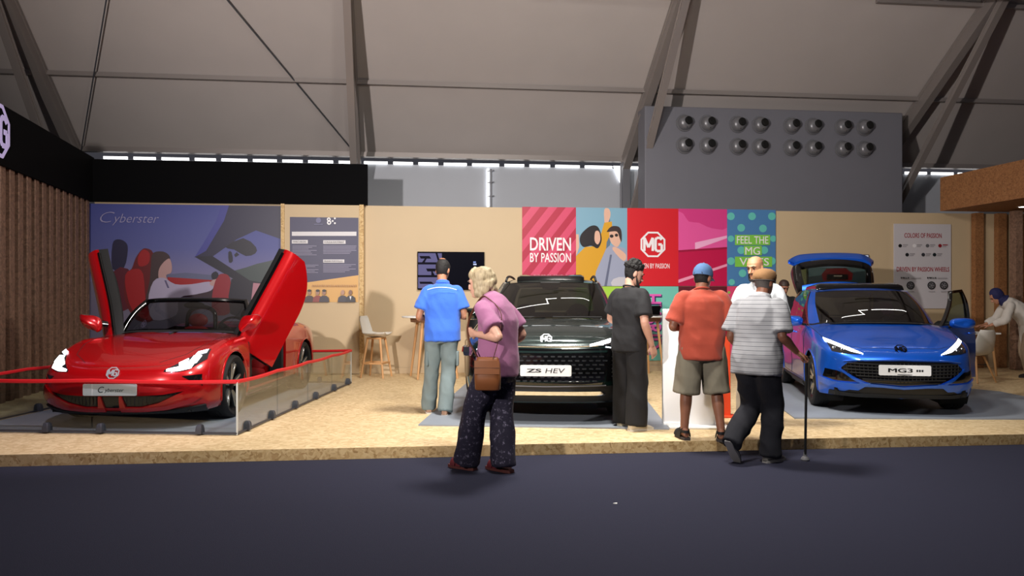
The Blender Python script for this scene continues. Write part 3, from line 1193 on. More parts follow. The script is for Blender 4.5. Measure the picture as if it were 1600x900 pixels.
    for x in (-.37, .37):
        car_seat(t, x, 2.35, M_seatblk, M_seatblk)
    mb = MB().box((0, 3.2, .52), (1.3, .5, .18))
    mb.box((0, 3.42, .78), (1.3, .14, .5), Rm('X', 0.0))
    mb.build('rear_bench', M_seatblk, t, bevel=.04)
    MB().sphere((0, 1.93, 1.36), (.11, .03, .035), 14, 8).build('inner_mirror', M_mblack, t, smooth=True)
    # open front door on the picture's right
    H = Vector((.83, 1.30, 0))
    dr = thing_part('front_door', t, H)
    dr.rotation_euler = (0, 0, math.radians(-38))
    dus, dvs = frange(6.02, 6.99, 24), frange(0.9, 5, 26)
    Dm = MB().slab(W.grid(dus, dvs), lambda p, i, j: p - Vector((.10 if 0 < i else .07, 0, 0)))
    moved(Dm, Matrix.Translation(-H)).build('door_panel', P, dr, smooth=True, angle=35)
    fm = MB()
    for us, vv in ((frange(3.55, 3.85, 3), V2), (frange(4.8, 5.0, 3), V2), (frange(3.55, 5.0, 16), frange(1.84, 2.0, 2)), (frange(3.55, 5.0, 16), frange(-.02, .12, 2))):
        fm.slab(G.grid(us, vv), lambda p, i, j: p - Vector((.04, 0, 0)))
    moved(fm, Matrix.Translation(-H)).build('window_frame', M_gblack, dr, smooth=True)
    gm_ = MB().slab(G.grid(frange(3.75, 4.9, 14), frange(.08, 1.88, 10)), lambda p, i, j: p - Vector((.005, 0, 0)))
    moved(gm_, Matrix.Translation(-H - Vector((.015, 0, 0)))).build('door_window', M_cglass, dr, smooth=True)
    p, n = skin.side(2.12, .86, -1)
    hp = Vector((-p.x, p.y, p.z)) - H
    MB().tube([hp + Vector((.005, -.09, 0)), hp + Vector((.035, -.07, 0)), hp + Vector((.035, .07, 0)), hp + Vector((.005, .09, 0))], .011, 8, smooth=4).build('door_handle', P, dr, smooth=True)
    mirror_part(dr, (.12, .20, 1.0), 1, P, M_gblack, M_mirror, stalk=(-.02, .18, .95))
    # raised tailgate
    Hh = Vector((0, 3.50, 1.435))
    tg = thing_part('tailgate', t, Hh)
    tg.scale = (.95, 1, 1)
    tg.rotation_euler = (math.radians(96), 0, 0)
    fr_ = MB()
    gr_ = both(G.grid(frange(8.6, 10, 16), V2))
    low = both(W.grid(frange(10.3, 12, 22), frange(4.1, 5, 8)))
    for g_ in (low,):
        fr_.slab(g_, lambda p, i, j: p - Vector((0, .05, 0)))
    fo = moved(fr_, Matrix.Translation(-Hh)).build('tailgate_panel', P, tg, smooth=True)
    fr_ = MB()
    for us, vv in ((frange(8.6, 9.25, 6), V2), (frange(8.6, 10, 16), frange(-.12, .35, 4)), (frange(8.6, 10, 16), frange(1.7, 2.0, 3))):
        g_ = G.grid(us, vv)
        m_ = MB().slab(g_, lambda p, i, j: p - Vector((0, .04, .02)))
        fr_.add(m_.v, m_.f)
        m2 = mirrored(m_)
        fr_.add(m2.v, m2.f)
    moved(fr_, Matrix.Translation(-Hh)).build('rear_window_frame', M_gblack, tg, smooth=True)
    g_ = both(G.grid(frange(9.15, 10, 10), frange(.3, 1.75, 10)))
    moved(MB().slab(g_, lambda p, i, j: p - Vector((0, .006, 0))), Matrix.Translation(-Hh)).build('rear_window', M_cglass, tg, smooth=True)
    rings = []
    for x in frange(-.53, .53, 16):
        e = (x / .53) ** 2
        rings.append([(x, -.10 + .06 * e, .035 - .03 * e), (x, .13 - .06 * e, .03 - .04 * e), (x, .15 - .06 * e, .015 - .04 * e), (x, -.08 + .06 * e, -.01 - .03 * e)])
    MB().loft(rings).build('roof_spoiler', P, tg, smooth=True)
    for s_ in (1, -1):
        MB().tube([(.52 * s_, 3.62, 1.15), (.50 * s_, 3.72, 1.72)], .012, 8).build('gas_strut', M_mblack, t)
    return t


hatchback()


# ---------------------------------------------------------------- the dark green SUV
def suv():
    t = car_root('suv_car', 'dark green almost black sport utility car facing the aisle on a grey mat', .35, 7.72, math.radians(10.3))
    P = mat('dark green car paint', (10, 34, 32), 0.25, 0.4, coat=1.0)
    rows = [
        [(0, .12, .21), (.40, .14, .21), (.66, .24, .21), (.80, .38, .22), (.85, .55, .22), (.87, .9, .22), (.86, 1.35, .22), (.86, 2.4, .22), (.86, 3.1, .22), (.87, 3.51, .25), (.82, 4.1, .32), (.45, 4.33, .34), (0, 4.35, .34)],
        [(0, .03, .34), (.40, .05, .34), (.70, .14, .34), (.84, .32, .34), (.89, .55, .34), (.905, .9, .34), (.885, 1.35, .34), (.88, 2.4, .34), (.885, 3.1, .34), (.905, 3.51, .35), (.86, 4.12, .42), (.5, 4.4, .44), (0, 4.42, .44)],
        [(0, 0, .52), (.40, .02, .52), (.70, .10, .52), (.86, .28, .52), (.895, .52, .52), (.91, .9, .52), (.895, 1.35, .52), (.885, 2.4, .52), (.89, 3.1, .53), (.91, 3.51, .55), (.87, 4.12, .6), (.5, 4.41, .6), (0, 4.43, .6)],
        [(0, .01, .68), (.40, .03, .68), (.70, .11, .68), (.86, .29, .68), (.895, .53, .69), (.91, .9, .7), (.9, 1.35, .7), (.89, 2.4, .71), (.895, 3.1, .72), (.91, 3.51, .74), (.87, 4.12, .78), (.5, 4.4, .8), (0, 4.42, .8)],
        [(0, .05, .80), (.40, .07, .80), (.68, .16, .82), (.83, .36, .85), (.875, .6, .88), (.89, .9, .90), (.895, 1.35, .91), (.89, 2.4, .92), (.89, 3.1, .93), (.88, 3.51, .95), (.83, 4.1, 1.0), (.5, 4.36, 1.0), (0, 4.38, 1.0)],
        [(0, .12, .855), (.38, .14, .86), (.62, .23, .885), (.76, .46, .94), (.80, .7, .98), (.82, .95, 1.01), (.84, 1.4, 1.05), (.845, 2.4, 1.08), (.835, 3.1, 1.1), (.80, 3.51, 1.12), (.74, 4.05, 1.12), (.5, 4.28, 1.1), (0, 4.3, 1.1)]]
    W = Surf(rows)
    AF, AR, RW, RA = (.90, .335), (3.51, .335), .335, .39
    us, vs = frange(0, 12, 150), frange(0, 5, 40)
    shell = MB().sheet(both(W.grid(us, vs)))
    uh = frange(0, 6, 72)
    cen = Surf([[(.12, .855, 0), (.19, .905, 0), (.34, .955, 0), (.55, 1.0, 0), (.76, 1.035, 0), (.97, 1.06, 0), (1.22, 1.085, 0)]] * 2)
    hood = MB().sheet(arcs([W(u, 5) for u in uh], [cen(u, 0)[:2] for u in uh], 22, 2.8))
    skin = Skin(shell, hood)
    body = MB().add(shell.v, shell.f).add(hood.v, hood.f)
    cut_circles(body, [(AF[0], AF[1], RA), (AR[0], AR[1], RA)])
    body.build('body', P, t, smooth=True, angle=50)
    gb = [(0, 1.15, 1.08), (.42, 1.18, 1.075), (.70, 1.33, 1.05), (.765, 1.42, 1.05), (.80, 1.55, 1.055), (.81, 2.4, 1.08), (.81, 2.5, 1.08), (.80, 3.3, 1.11), (.77, 3.8, 1.13), (.66, 4.15, 1.13), (0, 4.25, 1.12)]
    gt = [(0, 1.93, 1.53), (.38, 1.96, 1.525), (.58, 2.05, 1.51), (.615, 2.12, 1.515), (.635, 2.2, 1.53), (.65, 2.5, 1.55), (.65, 2.6, 1.55), (.64, 3.3, 1.54), (.61, 3.7, 1.51), (.54, 3.95, 1.49), (0, 4.0, 1.5)]
    gm = [((a[0] + b[0]) / 2 * 1.04, (a[1] + b[1]) / 2 - (.035 if i < 3 else 0), (a[2] + b[2]) / 2) for i, (a, b) in enumerate(zip(gb, gt))]
    G = Surf([gb, gm, gt])
    V2 = frange(0, 2, 14)
    pil = MB()
    for a, b in ((2, 3.6), (7.4, 9.1)):
        g = MB().sheet(G.grid(frange(a, b, 12), V2))
        pil.add(g.v, g.f)
        pil.add(mirrored(g).v, mirrored(g).f)
    ur = frange(0, 10, 70)
    rc = Surf([[(1.93, 1.53, 0), (1.97, 1.542, 0), (2.09, 1.565, 0), (2.16, 1.572, 0), (2.28, 1.582, 0), (2.55, 1.60, 0), (2.65, 1.60, 0), (3.3, 1.59, 0), (3.7, 1.555, 0), (3.93, 1.525, 0), (4.0, 1.5, 0)]] * 2)
    g = MB().sheet(arcs([G(u, 2) for u in ur], [rc(u, 0)[:2] for u in ur], 16, 2.6))
    pil.add(g.v, g.f)
    pil.build('roof_and_pillars', P, t, smooth=True, angle=50)
    rskin = Skin(g)
    MB().sheet(both(G.grid(frange(0, 2, 20), frange(.02, 1.97, 14)))).build('windscreen', M_cglass2, t, smooth=True)
    for a, b in ((3.6, 5.0), (6.0, 7.4)):
        g = MB().sheet(G.grid(frange(a, b, 14), frange(.05, 1.9, 10)))
        g.build('side_window', M_cglass, t, smooth=True)
        mirrored(g).build('side_window', M_cglass, t, smooth=True)
    g = MB().sheet(both(G.grid(frange(9.1, 10, 8), frange(.05, 1.9, 10))))
    g.build('rear_window', M_cglass, t, smooth=True)
    g = MB().sheet(G.grid(frange(5, 6, 5), V2))
    for vv in (frange(1.86, 2.0, 2), frange(-.05, .07, 2)):
        k = MB().sheet(G.grid(frange(3.4, 7.5, 40), vv))
        g.add(k.v, k.f)
    g.build('window_pillar', M_gblack, t, smooth=True)
    mirrored(g).build('window_pillar', M_gblack, t, smooth=True)
    sh = MB().sheet([[W(u, 5) for u in frange(6, 11, 50)], [G(3.2 + (u - 6) * 1.3, 0.0) for u in frange(6, 11, 50)]])
    sh.add(mirrored(sh).v, mirrored(sh).f)
    sh.build('shoulder', P, t, smooth=True)
    MB().sheet(both([[(x, y + dy, z + dz) for (x, y, z) in [G(u, 0.0) for u in frange(0, 3, 20)]] for dy, dz in ((-.12, -.02), (.03, 0.0))])).build('cowl', M_mblack, t, smooth=True)
    for x0 in (-.62, .05):
        MB().tube([(x0, 1.13, 1.095), (x0 + .58, 1.2, 1.09)], .008, 6).build('wiper', M_mblack, t)
    # front
    F = skin.front
    trace(F, [(-.60, .815), (-.3, .806), (0, .803), (.3, .806), (.60, .815)], .009, .004, 50, 8).build('bonnet_chrome_strip', M_chrome, t, smooth=True)
    g_t = [(-.70, .79), (-.35, .785), (0, .783), (.35, .785), (.70, .79)]
    g_b = [(-.60, .44), (-.35, .415), (0, .41), (.35, .415), (.60, .44)]
    gr = strip(F, g_t, g_b, .004, .02, 44, 10).build('grille', M_gblack, t, smooth=True)
    strip(F, [(-.64, .765), (0, .757), (.64, .765)], [(-.63, .745), (0, .737), (.63, .745)], .012, .012, 40, 2).build('grille_strip', P, gr, smooth=True)
    cells = MB()
    for r in range(7):
        z = .705 - r * .042
        for c in range(-8, 9):
            x = c * .072 + (.036 if r % 2 else 0)
            if abs(x) > .62 - r * .008:
                continue
            p, n = F(x, z)
            k = .024 * (1 if abs(x) < .5 else 1.15)
            M_ = Matrix.Translation(p + n * .006)
            cells.loft([[M_ @ Vector((dx * k, -dd, dz * .008)) for dx, dz in ((-1, 0), (-.75, -1), (.75, -1), (1, 0), (.75, 1), (-.75, 1))] for dd in (0, .006)])
    cells.build('grille_cells', M_cell, gr)
    for s_ in (1, -1):
        lp = strip(F, [(s_ * .46, .835), (s_ * .62, .875), (s_ * .82, .90)], [(s_ * .46, .795), (s_ * .62, .815), (s_ * .80, .83)], .006, .02, 20, 5).build('headlamp', M_lampg, t, smooth=True)
        strip(F, [(s_ * .455, .822), (s_ * .58, .852), (s_ * .68, .878)], [(s_ * .455, .804), (s_ * .58, .822), (s_ * .67, .843)], .013, .008, 18, 3).build('running_light', M_drl, lp, smooth=True)
        trace(F, [(s_ * .62, .80), (s_ * .68, .79), (s_ * .735, .765)], .006, .008, 12).build('lamp_fin', M_drl2, lp, smooth=True)
        strip(F, [(s_ * .66, .74), (s_ * .80, .74)], [(s_ * .62, .45), (s_ * .80, .47)], .004, .02, 10, 8).build('side_intake', M_gblack, t, smooth=True)
        fins = MB()
        for k in range(6):
            b_ = trace(F, [(s_ * .68, .70 - k * .04), (s_ * .76, .70 - k * .04)], .006, .008, 6)
            fins.add(b_.v, b_.f)
        fins.build('intake_fins', M_chrome if s_ > 5 else M_mblack, t, smooth=True)
    strip(F, [(-.74, .40), (0, .385), (.74, .40)], [(-.70, .235), (0, .225), (.70, .235)], .004, .02, 40, 6).build('lower_intake', M_mblack, t, smooth=True)
    strip(F, [(-.56, .352), (0, .350), (.56, .352)], [(-.62, .312), (0, .315), (.62, .312)], .03, .03, 40, 4).build('skid_bar', M_chrome, t, smooth=True)
    trace(F, [(-.62, .405), (0, .395), (.62, .405)], .006, .008, 40).build('intake_bar', M_alu_d, t, smooth=True)
    trace(F, [(-.60, .452), (0, .44), (.60, .452)], .006, .008, 40).build('grille_lower_bar', P, t, smooth=True)
    p, n = F(0, .875)
    lg = octagon_logo(.062)
    moved(lg, Matrix.Translation(p + n * .012) @ Rm('X', -0.6))
    lg.build('bonnet_badge', M_badge, t)

    def draw(lt):
        a = text_mb('ZS', .1, .003, .001)
        fit(a, -.20, -.045, -.020, .020)
        lt.add(a.v, a.f)
        a = text_mb('HEV', .1, .0, .001, shear=.15)
        fit(a, -.005, .20, -.024, .024)
        lt.add(a.v, a.f)
    plate(t, skin, .562, draw, M_plate, M_ink, gap=.02)
    b_ = trace(skin.top, [(-.75, .45), (-.62, .28), (-.4, .18), (0, .14), (.4, .18), (.62, .28), (.75, .45)], .003, 0, 50)
    b_.build('bonnet_seam', M_mblack, t)
    ar = MB()
    for yc, zc in (AF, AR):
        for s_ in (1, -1):
            for k in range(1):
                pts = []
                for k in range(33):
                    a = -.3 + (math.pi + .6) * k / 32
                    yy, zz = yc + (RA + .02) * math.cos(a), zc + (RA + .02) * math.sin(a)
                    if zz > .22:
                        pts.append(skin.side(yy, zz, s_)[0])
                MB().tube(pts, .028, 8, flat=.5).build('arch_cladding', M_mblack, t, smooth=True)
    under = MB().box((0, 2.2, .29), (1.36, 4.0, .1))
    for cy, cz in (AF, AR):
        for s_ in (1, -1):
            w_ = wheel_well((cy, cz), RA + .01, .55 * s_, .86 * s_)
            under.add(w_.v, w_.f)
    under.build('underbody', M_darkv, t)
    st = {'n': 5, 'bars': ((-.2, .05, 0), (.2, .05, 0)), 'a': .1}
    for cy, cz in (AF, AR):
        for s_ in (1, -1):
            wheel(t, (.785 * s_, cy, RW), RW, .225, .22, s_, st, WM)
    for s_ in (1, -1):
        pts = [(s_ * .60, 2.25, 1.545), (s_ * .585, 2.35, 1.605), (s_ * .58, 2.9, 1.625), (s_ * .57, 3.5, 1.60), (s_ * .56, 3.65, 1.54)]
        MB().tube(pts, .016, 8, smooth=5).build('roof_rail', M_mblack, t, smooth=True)
        mirror_part(t, (s_ * .99, 1.62, 1.12), s_, P, M_gblack, M_mirror, .12, .075, stalk=(s_ * .82, 1.60, 1.07))
    rings = []
    for y, h in ((2.05, -.02), (2.10, .045), (2.2, .055), (2.9, .04), (3.0, .0)):
        z0 = rskin.top(0, y)[0].z
        w = .44
        rings.append([(-w, y, z0 - .05), (w, y, z0 - .05), (w, y, z0 - .02 + h), (w * .9, y, z0 + h), (-w * .9, y, z0 + h), (-w, y, z0 - .02 + h)])
    MB().loft(rings).build('sunroof', M_gblack, t, bevel=.008)
    # interior
    MB().box((0, 2.45, .38), (1.5, 2.6, .06)).build('cabin_floor', M_dash, t)
    rings = []
    for y, z0, z1 in ((1.22, .75, 1.03), (1.35, .66, 1.05), (1.6, .64, 1.06), (1.78, .66, 1.03), (1.84, .7, .95)):
        rings.append([(-.76, y, z0), (.76, y, z0), (.76, y, z1 - .04), (.62, y, z1), (-.62, y, z1), (-.76, y, z1 - .04)])
    MB().loft(rings).build('dashboard', M_dash, t, bevel=.01)
    steering_wheel(t, (.36, 1.94, 1.03), M_dash)
    for x in (-.37, .37):
        car_seat(t, x, 2.4, M_seatblk, M_seatblk, hz=.08)
    mb = MB().box((0, 3.25, .6), (1.3, .5, .18))
    mb.box((0, 3.5, .86), (1.3, .14, .45))
    mb.build('rear_bench', M_seatblk, t, bevel=.04)
    MB().sphere((0, 2.02, 1.46), (.11, .03, .035), 14, 8).build('inner_mirror', M_mblack, t, smooth=True)
    MB().box((0, 1.97, 1.505), (.26, .12, .05)).build('sensor_box', M_mblack, t, bevel=.01)
    return t


# ---------------------------------------------------------------- the red roadster
def roadster():
    t = car_root('roadster_car', 'bright red open roadster car with both doors swung upward', -3.95, 7.33, math.radians(6.4))
    P = mat('metallic red paint', (186, 8, 16), 0.25, 0.35, coat=1.0)
    rows = [
        [(0, .10, .13), (.42, .13, .13), (.70, .24, .13), (.85, .40, .13), (.90, .60, .14), (.92, .93, .15), (.90, 1.40, .15), (.90, 2.0, .15), (.90, 2.75, .15), (.92, 3.62, .2), (.86, 4.2, .25), (.5, 4.46, .3), (0, 4.5, .3)],
        [(0, .03, .22), (.44, .06, .22), (.74, .18, .22), (.90, .36, .22), (.935, .60, .22), (.95, .93, .22), (.92, 1.40, .22), (.91, 2.0, .22), (.92, 2.75, .22), (.955, 3.62, .25), (.9, 4.22, .32), (.52, 4.5, .36), (0, 4.53, .36)],
        [(0, .0, .36), (.44, .03, .36), (.75, .15, .36), (.905, .35, .36), (.94, .60, .36), (.957, .93, .36), (.925, 1.40, .36), (.91, 2.0, .36), (.925, 2.75, .36), (.96, 3.62, .4), (.91, 4.22, .45), (.54, 4.5, .5), (0, 4.53, .5)],
        [(0, .02, .50), (.44, .05, .50), (.75, .17, .51), (.90, .36, .52), (.935, .60, .53), (.95, .93, .54), (.925, 1.40, .54), (.91, 2.0, .54), (.93, 2.75, .55), (.96, 3.62, .6), (.9, 4.22, .64), (.54, 4.48, .66), (0, 4.51, .66)],
        [(0, .06, .58), (.44, .09, .585), (.73, .22, .62), (.87, .44, .68), (.91, .68, .73), (.925, .93, .76), (.915, 1.40, .76), (.90, 2.0, .76), (.925, 2.75, .78), (.94, 3.62, .84), (.86, 4.2, .84), (.52, 4.46, .82), (0, 4.49, .82)],
        [(0, .14, .62), (.42, .18, .635), (.66, .32, .695), (.77, .52, .775), (.805, .72, .83), (.82, .95, .865), (.83, 1.42, .875), (.81, 2.0, .87), (.83, 2.75, .90), (.83, 3.45, .97), (.75, 4.15, .93), (.48, 4.4, .9), (0, 4.45, .9)]]
    rows = [[(x * .94, y, z + (.035 if k_ < 2 else 0)) for x, y, z in r] for k_, r in enumerate(rows)]
    W = Surf(rows)
    AF, AR, RW, RA = (.93, .345), (3.62, .345), .345, .385
    vs = frange(0, 5, 40)
    front = MB().sheet(both(W.grid(frange(0, 6, 76), vs)))
    rear = MB().sheet(both(W.grid(frange(8, 12, 60), vs)))
    sill = MB().sheet(W.grid(frange(6, 8, 20), frange(0, 1.2, 8)))
    sill.add(mirrored(sill).v, mirrored(sill).f)
    uh = frange(0, 6, 72)
    cen = Surf([[(.14, .62, 0), (.24, .672, 0), (.46, .745, 0), (.72, .81, 0), (.93, .85, 0), (1.14, .885, 0), (1.44, .925, 0)]] * 2)
    hood = MB().sheet(arcs([W(u, 5) for u in uh], [cen(u, 0)[:2] for u in uh], 24, 2.8))
    ud = frange(8.45, 12, 40)
    dk = Surf([[(2.98, .92, 0), (3.4, .99, 0), (4.0, .97, 0), (4.3, .93, 0), (4.45, .9, 0)]] * 2)
    deck = MB().sheet(arcs([W(u, 5) for u in ud], [dk((u - 8.45) / 3.55 * 4, 0)[:2] for u in ud], 20, 2.6))
    dsh = MB().sheet(W.grid(frange(6, 8, 30), vs))
    skin = Skin(front, hood, rear, dsh, mirrored(dsh), sill)
    body = MB()
    for m in (front, hood, rear, sill, deck):
        body.add(m.v, m.f)
    cut_circles(body, [(AF[0], AF[1], RA), (AR[0], AR[1], RA)])
    body.build('body', P, t, smooth=True, angle=50)
    # cockpit: tub, sills, rear bulkhead, surround
    tub = MB().box((0, 2.2, .22), (1.6, 1.7, .06))
    tub.box((0, 3.05, .58), (1.5, .08, .7))
    tub.box((0, 1.42, .55), (1.56, .06, .62))
    for s_ in (1, -1):
        tub.box((.77 * s_, 2.1, .25), (.12, 1.4, .2))
        tub.box((.74 * s_, 2.86, .5), (.2, .26, .66))
        tub.box((.76 * s_, 1.47, .5), (.18, .14, .62))
    tub.build('cockpit_tub', M_mblack, t, bevel=.02)
    rings = []
    for y, z0, z1 in ((1.42, .6, .9), (1.55, .55, .93), (1.85, .55, .94), (2.0, .6, .9), (2.06, .66, .82)):
        rings.append([(-.74, y, z0), (.74, y, z0), (.74, y, z1 - .05), (.6, y, z1), (-.6, y, z1), (-.74, y, z1 - .05)])
    MB().loft(rings).build('dashboard', M_dash, t, bevel=.01)
    MB().box((0, 2.3, .42), (.26, 1.1, .3)).build('centre_console', M_dash, t, bevel=.03)
    steering_wheel(t, (.38, 2.12, .90), M_dash, .35)
    for x in (-.38, .38):
        car_seat(t, x, 2.45, M_seatred, M_seatred, .35, hz=-.06)
        MB().tube([(x - .2, 3.0, .9), (x - .17, 3.02, 1.13), (x, 3.03, 1.2), (x + .17, 3.02, 1.13), (x + .2, 3.0, .9)], .03, 10, smooth=5).build('roll_hoop', M_gblack, t, smooth=True)
    # windscreen with black frame
    gb = [(0, 1.42, .945), (.42, 1.45, .94), (.70, 1.58, .915), (.77, 1.68, .90)]
    gt = [(0, 1.86, 1.305), (.34, 1.88, 1.30), (.575, 1.95, 1.285), (.625, 2.0, 1.275)]
    gm = [((a[0] + b[0]) / 2 * 1.05, (a[1] + b[1]) / 2 - .03, (a[2] + b[2]) / 2) for a, b in zip(gb, gt)]
    G = Surf([gb, gm, gt])
    MB().sheet(both(G.grid(frange(0, 2.2, 20), frange(0, 1.95, 14)))).build('windscreen', M_cglass3, t, smooth=True)
    fr = MB()
    rail = [G(u, 1.97) for u in frange(0, 2.4, 16)]
    pillar = [G(2.45, v) for v in frange(0, 2, 12)]
    rr = both([rail])[0]
    fr.tube(rr, .034, 10, flat=.8)
    for s_ in (1, -1):
        fr.tube([(p[0] * s_, p[1], p[2]) for p in pillar], .034, 10)
    fr.build('windscreen_frame', M_gblack, t, smooth=True)
    MB().sheet(both([[(x, y + dy, z + dz) for (x, y, z) in [G(u, 0.0) for u in frange(0, 3, 20)]] for dy, dz in ((-.09, -.02), (.05, .01))])).build('cowl', M_mblack, t, smooth=True)
    MB().sphere((0, 1.90, 1.23), (.13, .03, .045), 14, 8).build('inner_mirror', M_mblack, t, smooth=True)
    # front details
    F = skin.front
    for s_ in (1, -1):
        X = lambda pts: [(x * s_, z) for x, z in pts]
        lp = strip(F, X([(.48, .59), (.60, .665), (.68, .735), (.765, .775)]), X([(.48, .575), (.60, .57), (.69, .59), (.79, .68)]), .006, .02, 22, 8).build('headlamp', M_lampg, t, smooth=True)
        strip(F, X([(.50, .595), (.60, .615), (.71, .642)]), X([(.50, .579), (.60, .579), (.70, .60)]), .014, .01, 16, 3).build('running_light', M_drl, lp, smooth=True)
        strip(F, X([(.58, .647), (.64, .685)]), X([(.60, .615), (.67, .63)]), .014, .01, 8, 3).build('running_light', M_drl, lp, smooth=True)
        strip(F, X([(.67, .71), (.735, .712)]), X([(.66, .635), (.725, .65)]), .014, .01, 8, 3).build('running_light', M_drl, lp, smooth=True)
        strip(F, X([(.68, .745), (.75, .768)]), X([(.675, .718), (.755, .74)]), .014, .01, 8, 3).build('running_light', M_drl2, lp, smooth=True)
        strip(F, X([(.64, .53), (.71, .535), (.79, .54)]), X([(.72, .475), (.76, .47), (.80, .42)]), .005, .02, 12, 6).build('air_curtain', M_gblack, t, smooth=True)
        strip(F, X([(.30, .40), (.5, .415), (.66, .44)]), X([(.29, .375), (.5, .385), (.64, .415)]), .003, .012, 16, 3).build('bumper_crease', P, t, smooth=True)
    mo = strip(F, [(-.68, .385), (-.50, .355), (-.3, .345), (0, .345), (.3, .345), (.50, .355), (.68, .385)], [(-.66, .375), (-.45, .275), (-.28, .235), (0, .225), (.28, .235), (.45, .275), (.66, .375)], .004, .02, 50, 8).build('lower_mouth', M_gblack, t, smooth=True)
    ms = MB()
    for k in range(-16, 17):
        x = k * .037
        if abs(x) < .1:
            continue
        b_ = trace(F, [(x, .26 + max(0, abs(x) - .3) * .38), (x + .012, .338 + max(0, abs(x) - .4) * .1)], .0035, .008, 6, 5)
        ms.add(b_.v, b_.f)
    ms.build('mouth_mesh', M_gblack, mo)
    for s_ in (1, -1):
        strip(F, [(s_ * .09, .345), (s_ * .115, .345)], [(s_ * .075, .235), (s_ * .135, .235)], .022, .03, 6, 6).build('mouth_strut', P, t, smooth=True)
        a = [(s_ * x, z) for x, z in ((.075, .238), (.28, .236), (.45, .278), (.66, .378), (.77, .44))]
        b = [(s_ * x, z) for x, z in ((.075, .192), (.28, .19), (.52, .210), (.72, .265), (.81, .33))]
        strip(F, a, b, .02, .03, 30, 5).build('bumper_lip', P, t, smooth=True)
    strip(F, [(-.81, .235), (-.5, .195), (0, .188), (.5, .195), (.81, .235)], [(-.80, .17), (-.5, .17), (0, .17), (.5, .17), (.80, .17)], .02, .03, 40, 4).build('splitter', M_mblack, t, smooth=True)
    p, n = F(0, .565)
    lg = octagon_logo(.062)
    moved(lg, Matrix.Translation(p + n * .012) @ Rm('X', -0.45))
    lg.build('bonnet_badge', M_badge, t)

    def draw(lt):
        a = text_mb('C', .1, .0, .001, shear=.3)
        fit(a, -.115, -.055, -.028, .032)
        lt.add(a.v, a.f)
        a = text_mb('yberster', .1, .0, .001, shear=.3)
        fit(a, -.052, .14, -.032, .016)
        lt.add(a.v, a.f)
    plate(t, skin, .41, draw, M_plate, M_ink, gap=.02)
    for s_ in (1, -1):
        c_ = trace(skin.top, [(.38 * s_, .22), (.57 * s_, .40), (.66 * s_, .70), (.69 * s_, 1.1), (.70 * s_, 1.42)], .003, 0, 40)
        c_.build('bonnet_seam', M_mblack, t)
    for s_ in (1, -1):
        sd = lambda y, z: skin.side(y, z, s_)
        strip(sd, [(1.18, .60), (1.36, .62)], [(1.20, .30), (1.37, .28)], .004, .015, 6, 10).build('side_vent', P, t, smooth=True)
        strip(sd, [(1.35, .24), (2.2, .24), (3.2, .27)], [(1.33, .155), (2.2, .155), (3.2, .18)], .012, .04, 30, 3).build('side_sill', M_mblack, t, smooth=True)
    for yc, zc in (AF, AR):
        for s_ in (1, -1):
            pts = []
            for k in range(33):
                a = -.3 + (math.pi + .6) * k / 32
                yy, zz = yc + (RA + .004) * math.cos(a), zc + (RA + .004) * math.sin(a)
                if zz > .16:
                    pts.append(skin.side(yy, zz, s_)[0])
            MB().tube(pts, .010, 6).build('arch_lip', P, t, smooth=True)
    under = MB().box((0, 2.25, .20), (1.4, 4.1, .08))
    for cy, cz in (AF, AR):
        for s_ in (1, -1):
            w_ = wheel_well((cy, cz), RA + .01, .56 * s_, .84 * s_)
            under.add(w_.v, w_.f)
    under.build('underbody', M_darkv, t)
    st = {'n': 5, 'bars': ((-.34, .03, .12), (.34, .03, -.12), (.0, .022, 0)), 'a': .2}
    for cy, cz in (AF, AR):
        for s_ in (1, -1):
            wheel(t, (.765 * s_, cy, RW), RW, .262, .25, s_, st, WM)
    # doors swung up and outward
    for s_ in (1, -1):
        H = Vector((.82, 1.47, .74))
        dr = thing_part('scissor_door', t, (H.x * s_, H.y, H.z))
        A, B, LN = math.radians(66), math.radians(30), math.radians(10)
        dr.rotation_euler = (Matrix.Rotation(LN * s_, 3, 'Y') @ Matrix.Rotation(-B * s_, 3, 'Z') @ Matrix.Rotation(A, 3, 'X')).to_euler()
        g = [[W(u, vm + (5 - vm) * k / 26) for u, vm in ((u, 1.5 + 1.9 * max(0, (u - 7.15) / .82) ** 2) for u in frange(6.03, 7.97, 30))] for k in range(27)]
        mb = MB().slab(g, lambda p, i, j: p - Vector((.035, 0, 0)))
        inner = MB().slab([[(p[0] - .037, p[1], p[2]) for p in r] for r in g], lambda p, i, j: p - Vector((.10, 0, 0)))
        top = MB().tube([Vector(W(u, 5)) + Vector((-.03, 0, .004)) for u in frange(6.15, 7.9, 20)], .020, 8)
        ba = MB().tube([(.66, 1.75, .62), (.63, 2.0, .60), (.63, 2.4, .62), (.66, 2.6, .66)], .03, 8, smooth=4)
        for m_, nm, mt in ((mb, 'door_skin', P), (inner, 'door_lining', M_mblack), (top, 'belt_seal', M_gblack), (ba, 'arm_rest', M_seatblk)):
            moved(m_, Matrix.Translation(-H))
            if s_ < 0:
                m_ = mirrored(m_)
            m_.build(nm, mt, dr, smooth=True, angle=35)
        mirror_part(dr, (.14 * s_, .22, .27), s_, P, M_gblack, M_mirror, .11, .075, stalk=(-.02 * s_, .20, .19))
    return t


suv()
roadster()


# ---------------------------------------------------------------- the booth: posters, screens, furniture, barrier
CS, SN = math.cos(YAW), math.sin(YAW)


def at_y(u, v, y):
    """photo measurement -> point of the upright plane at distance y"""
    a, b = (u - 800) / F_PX, (HORIZON - v) / F_PX
    t = y / (CS - a * SN)
    return (SN + a * CS) * t, EYE + b * t


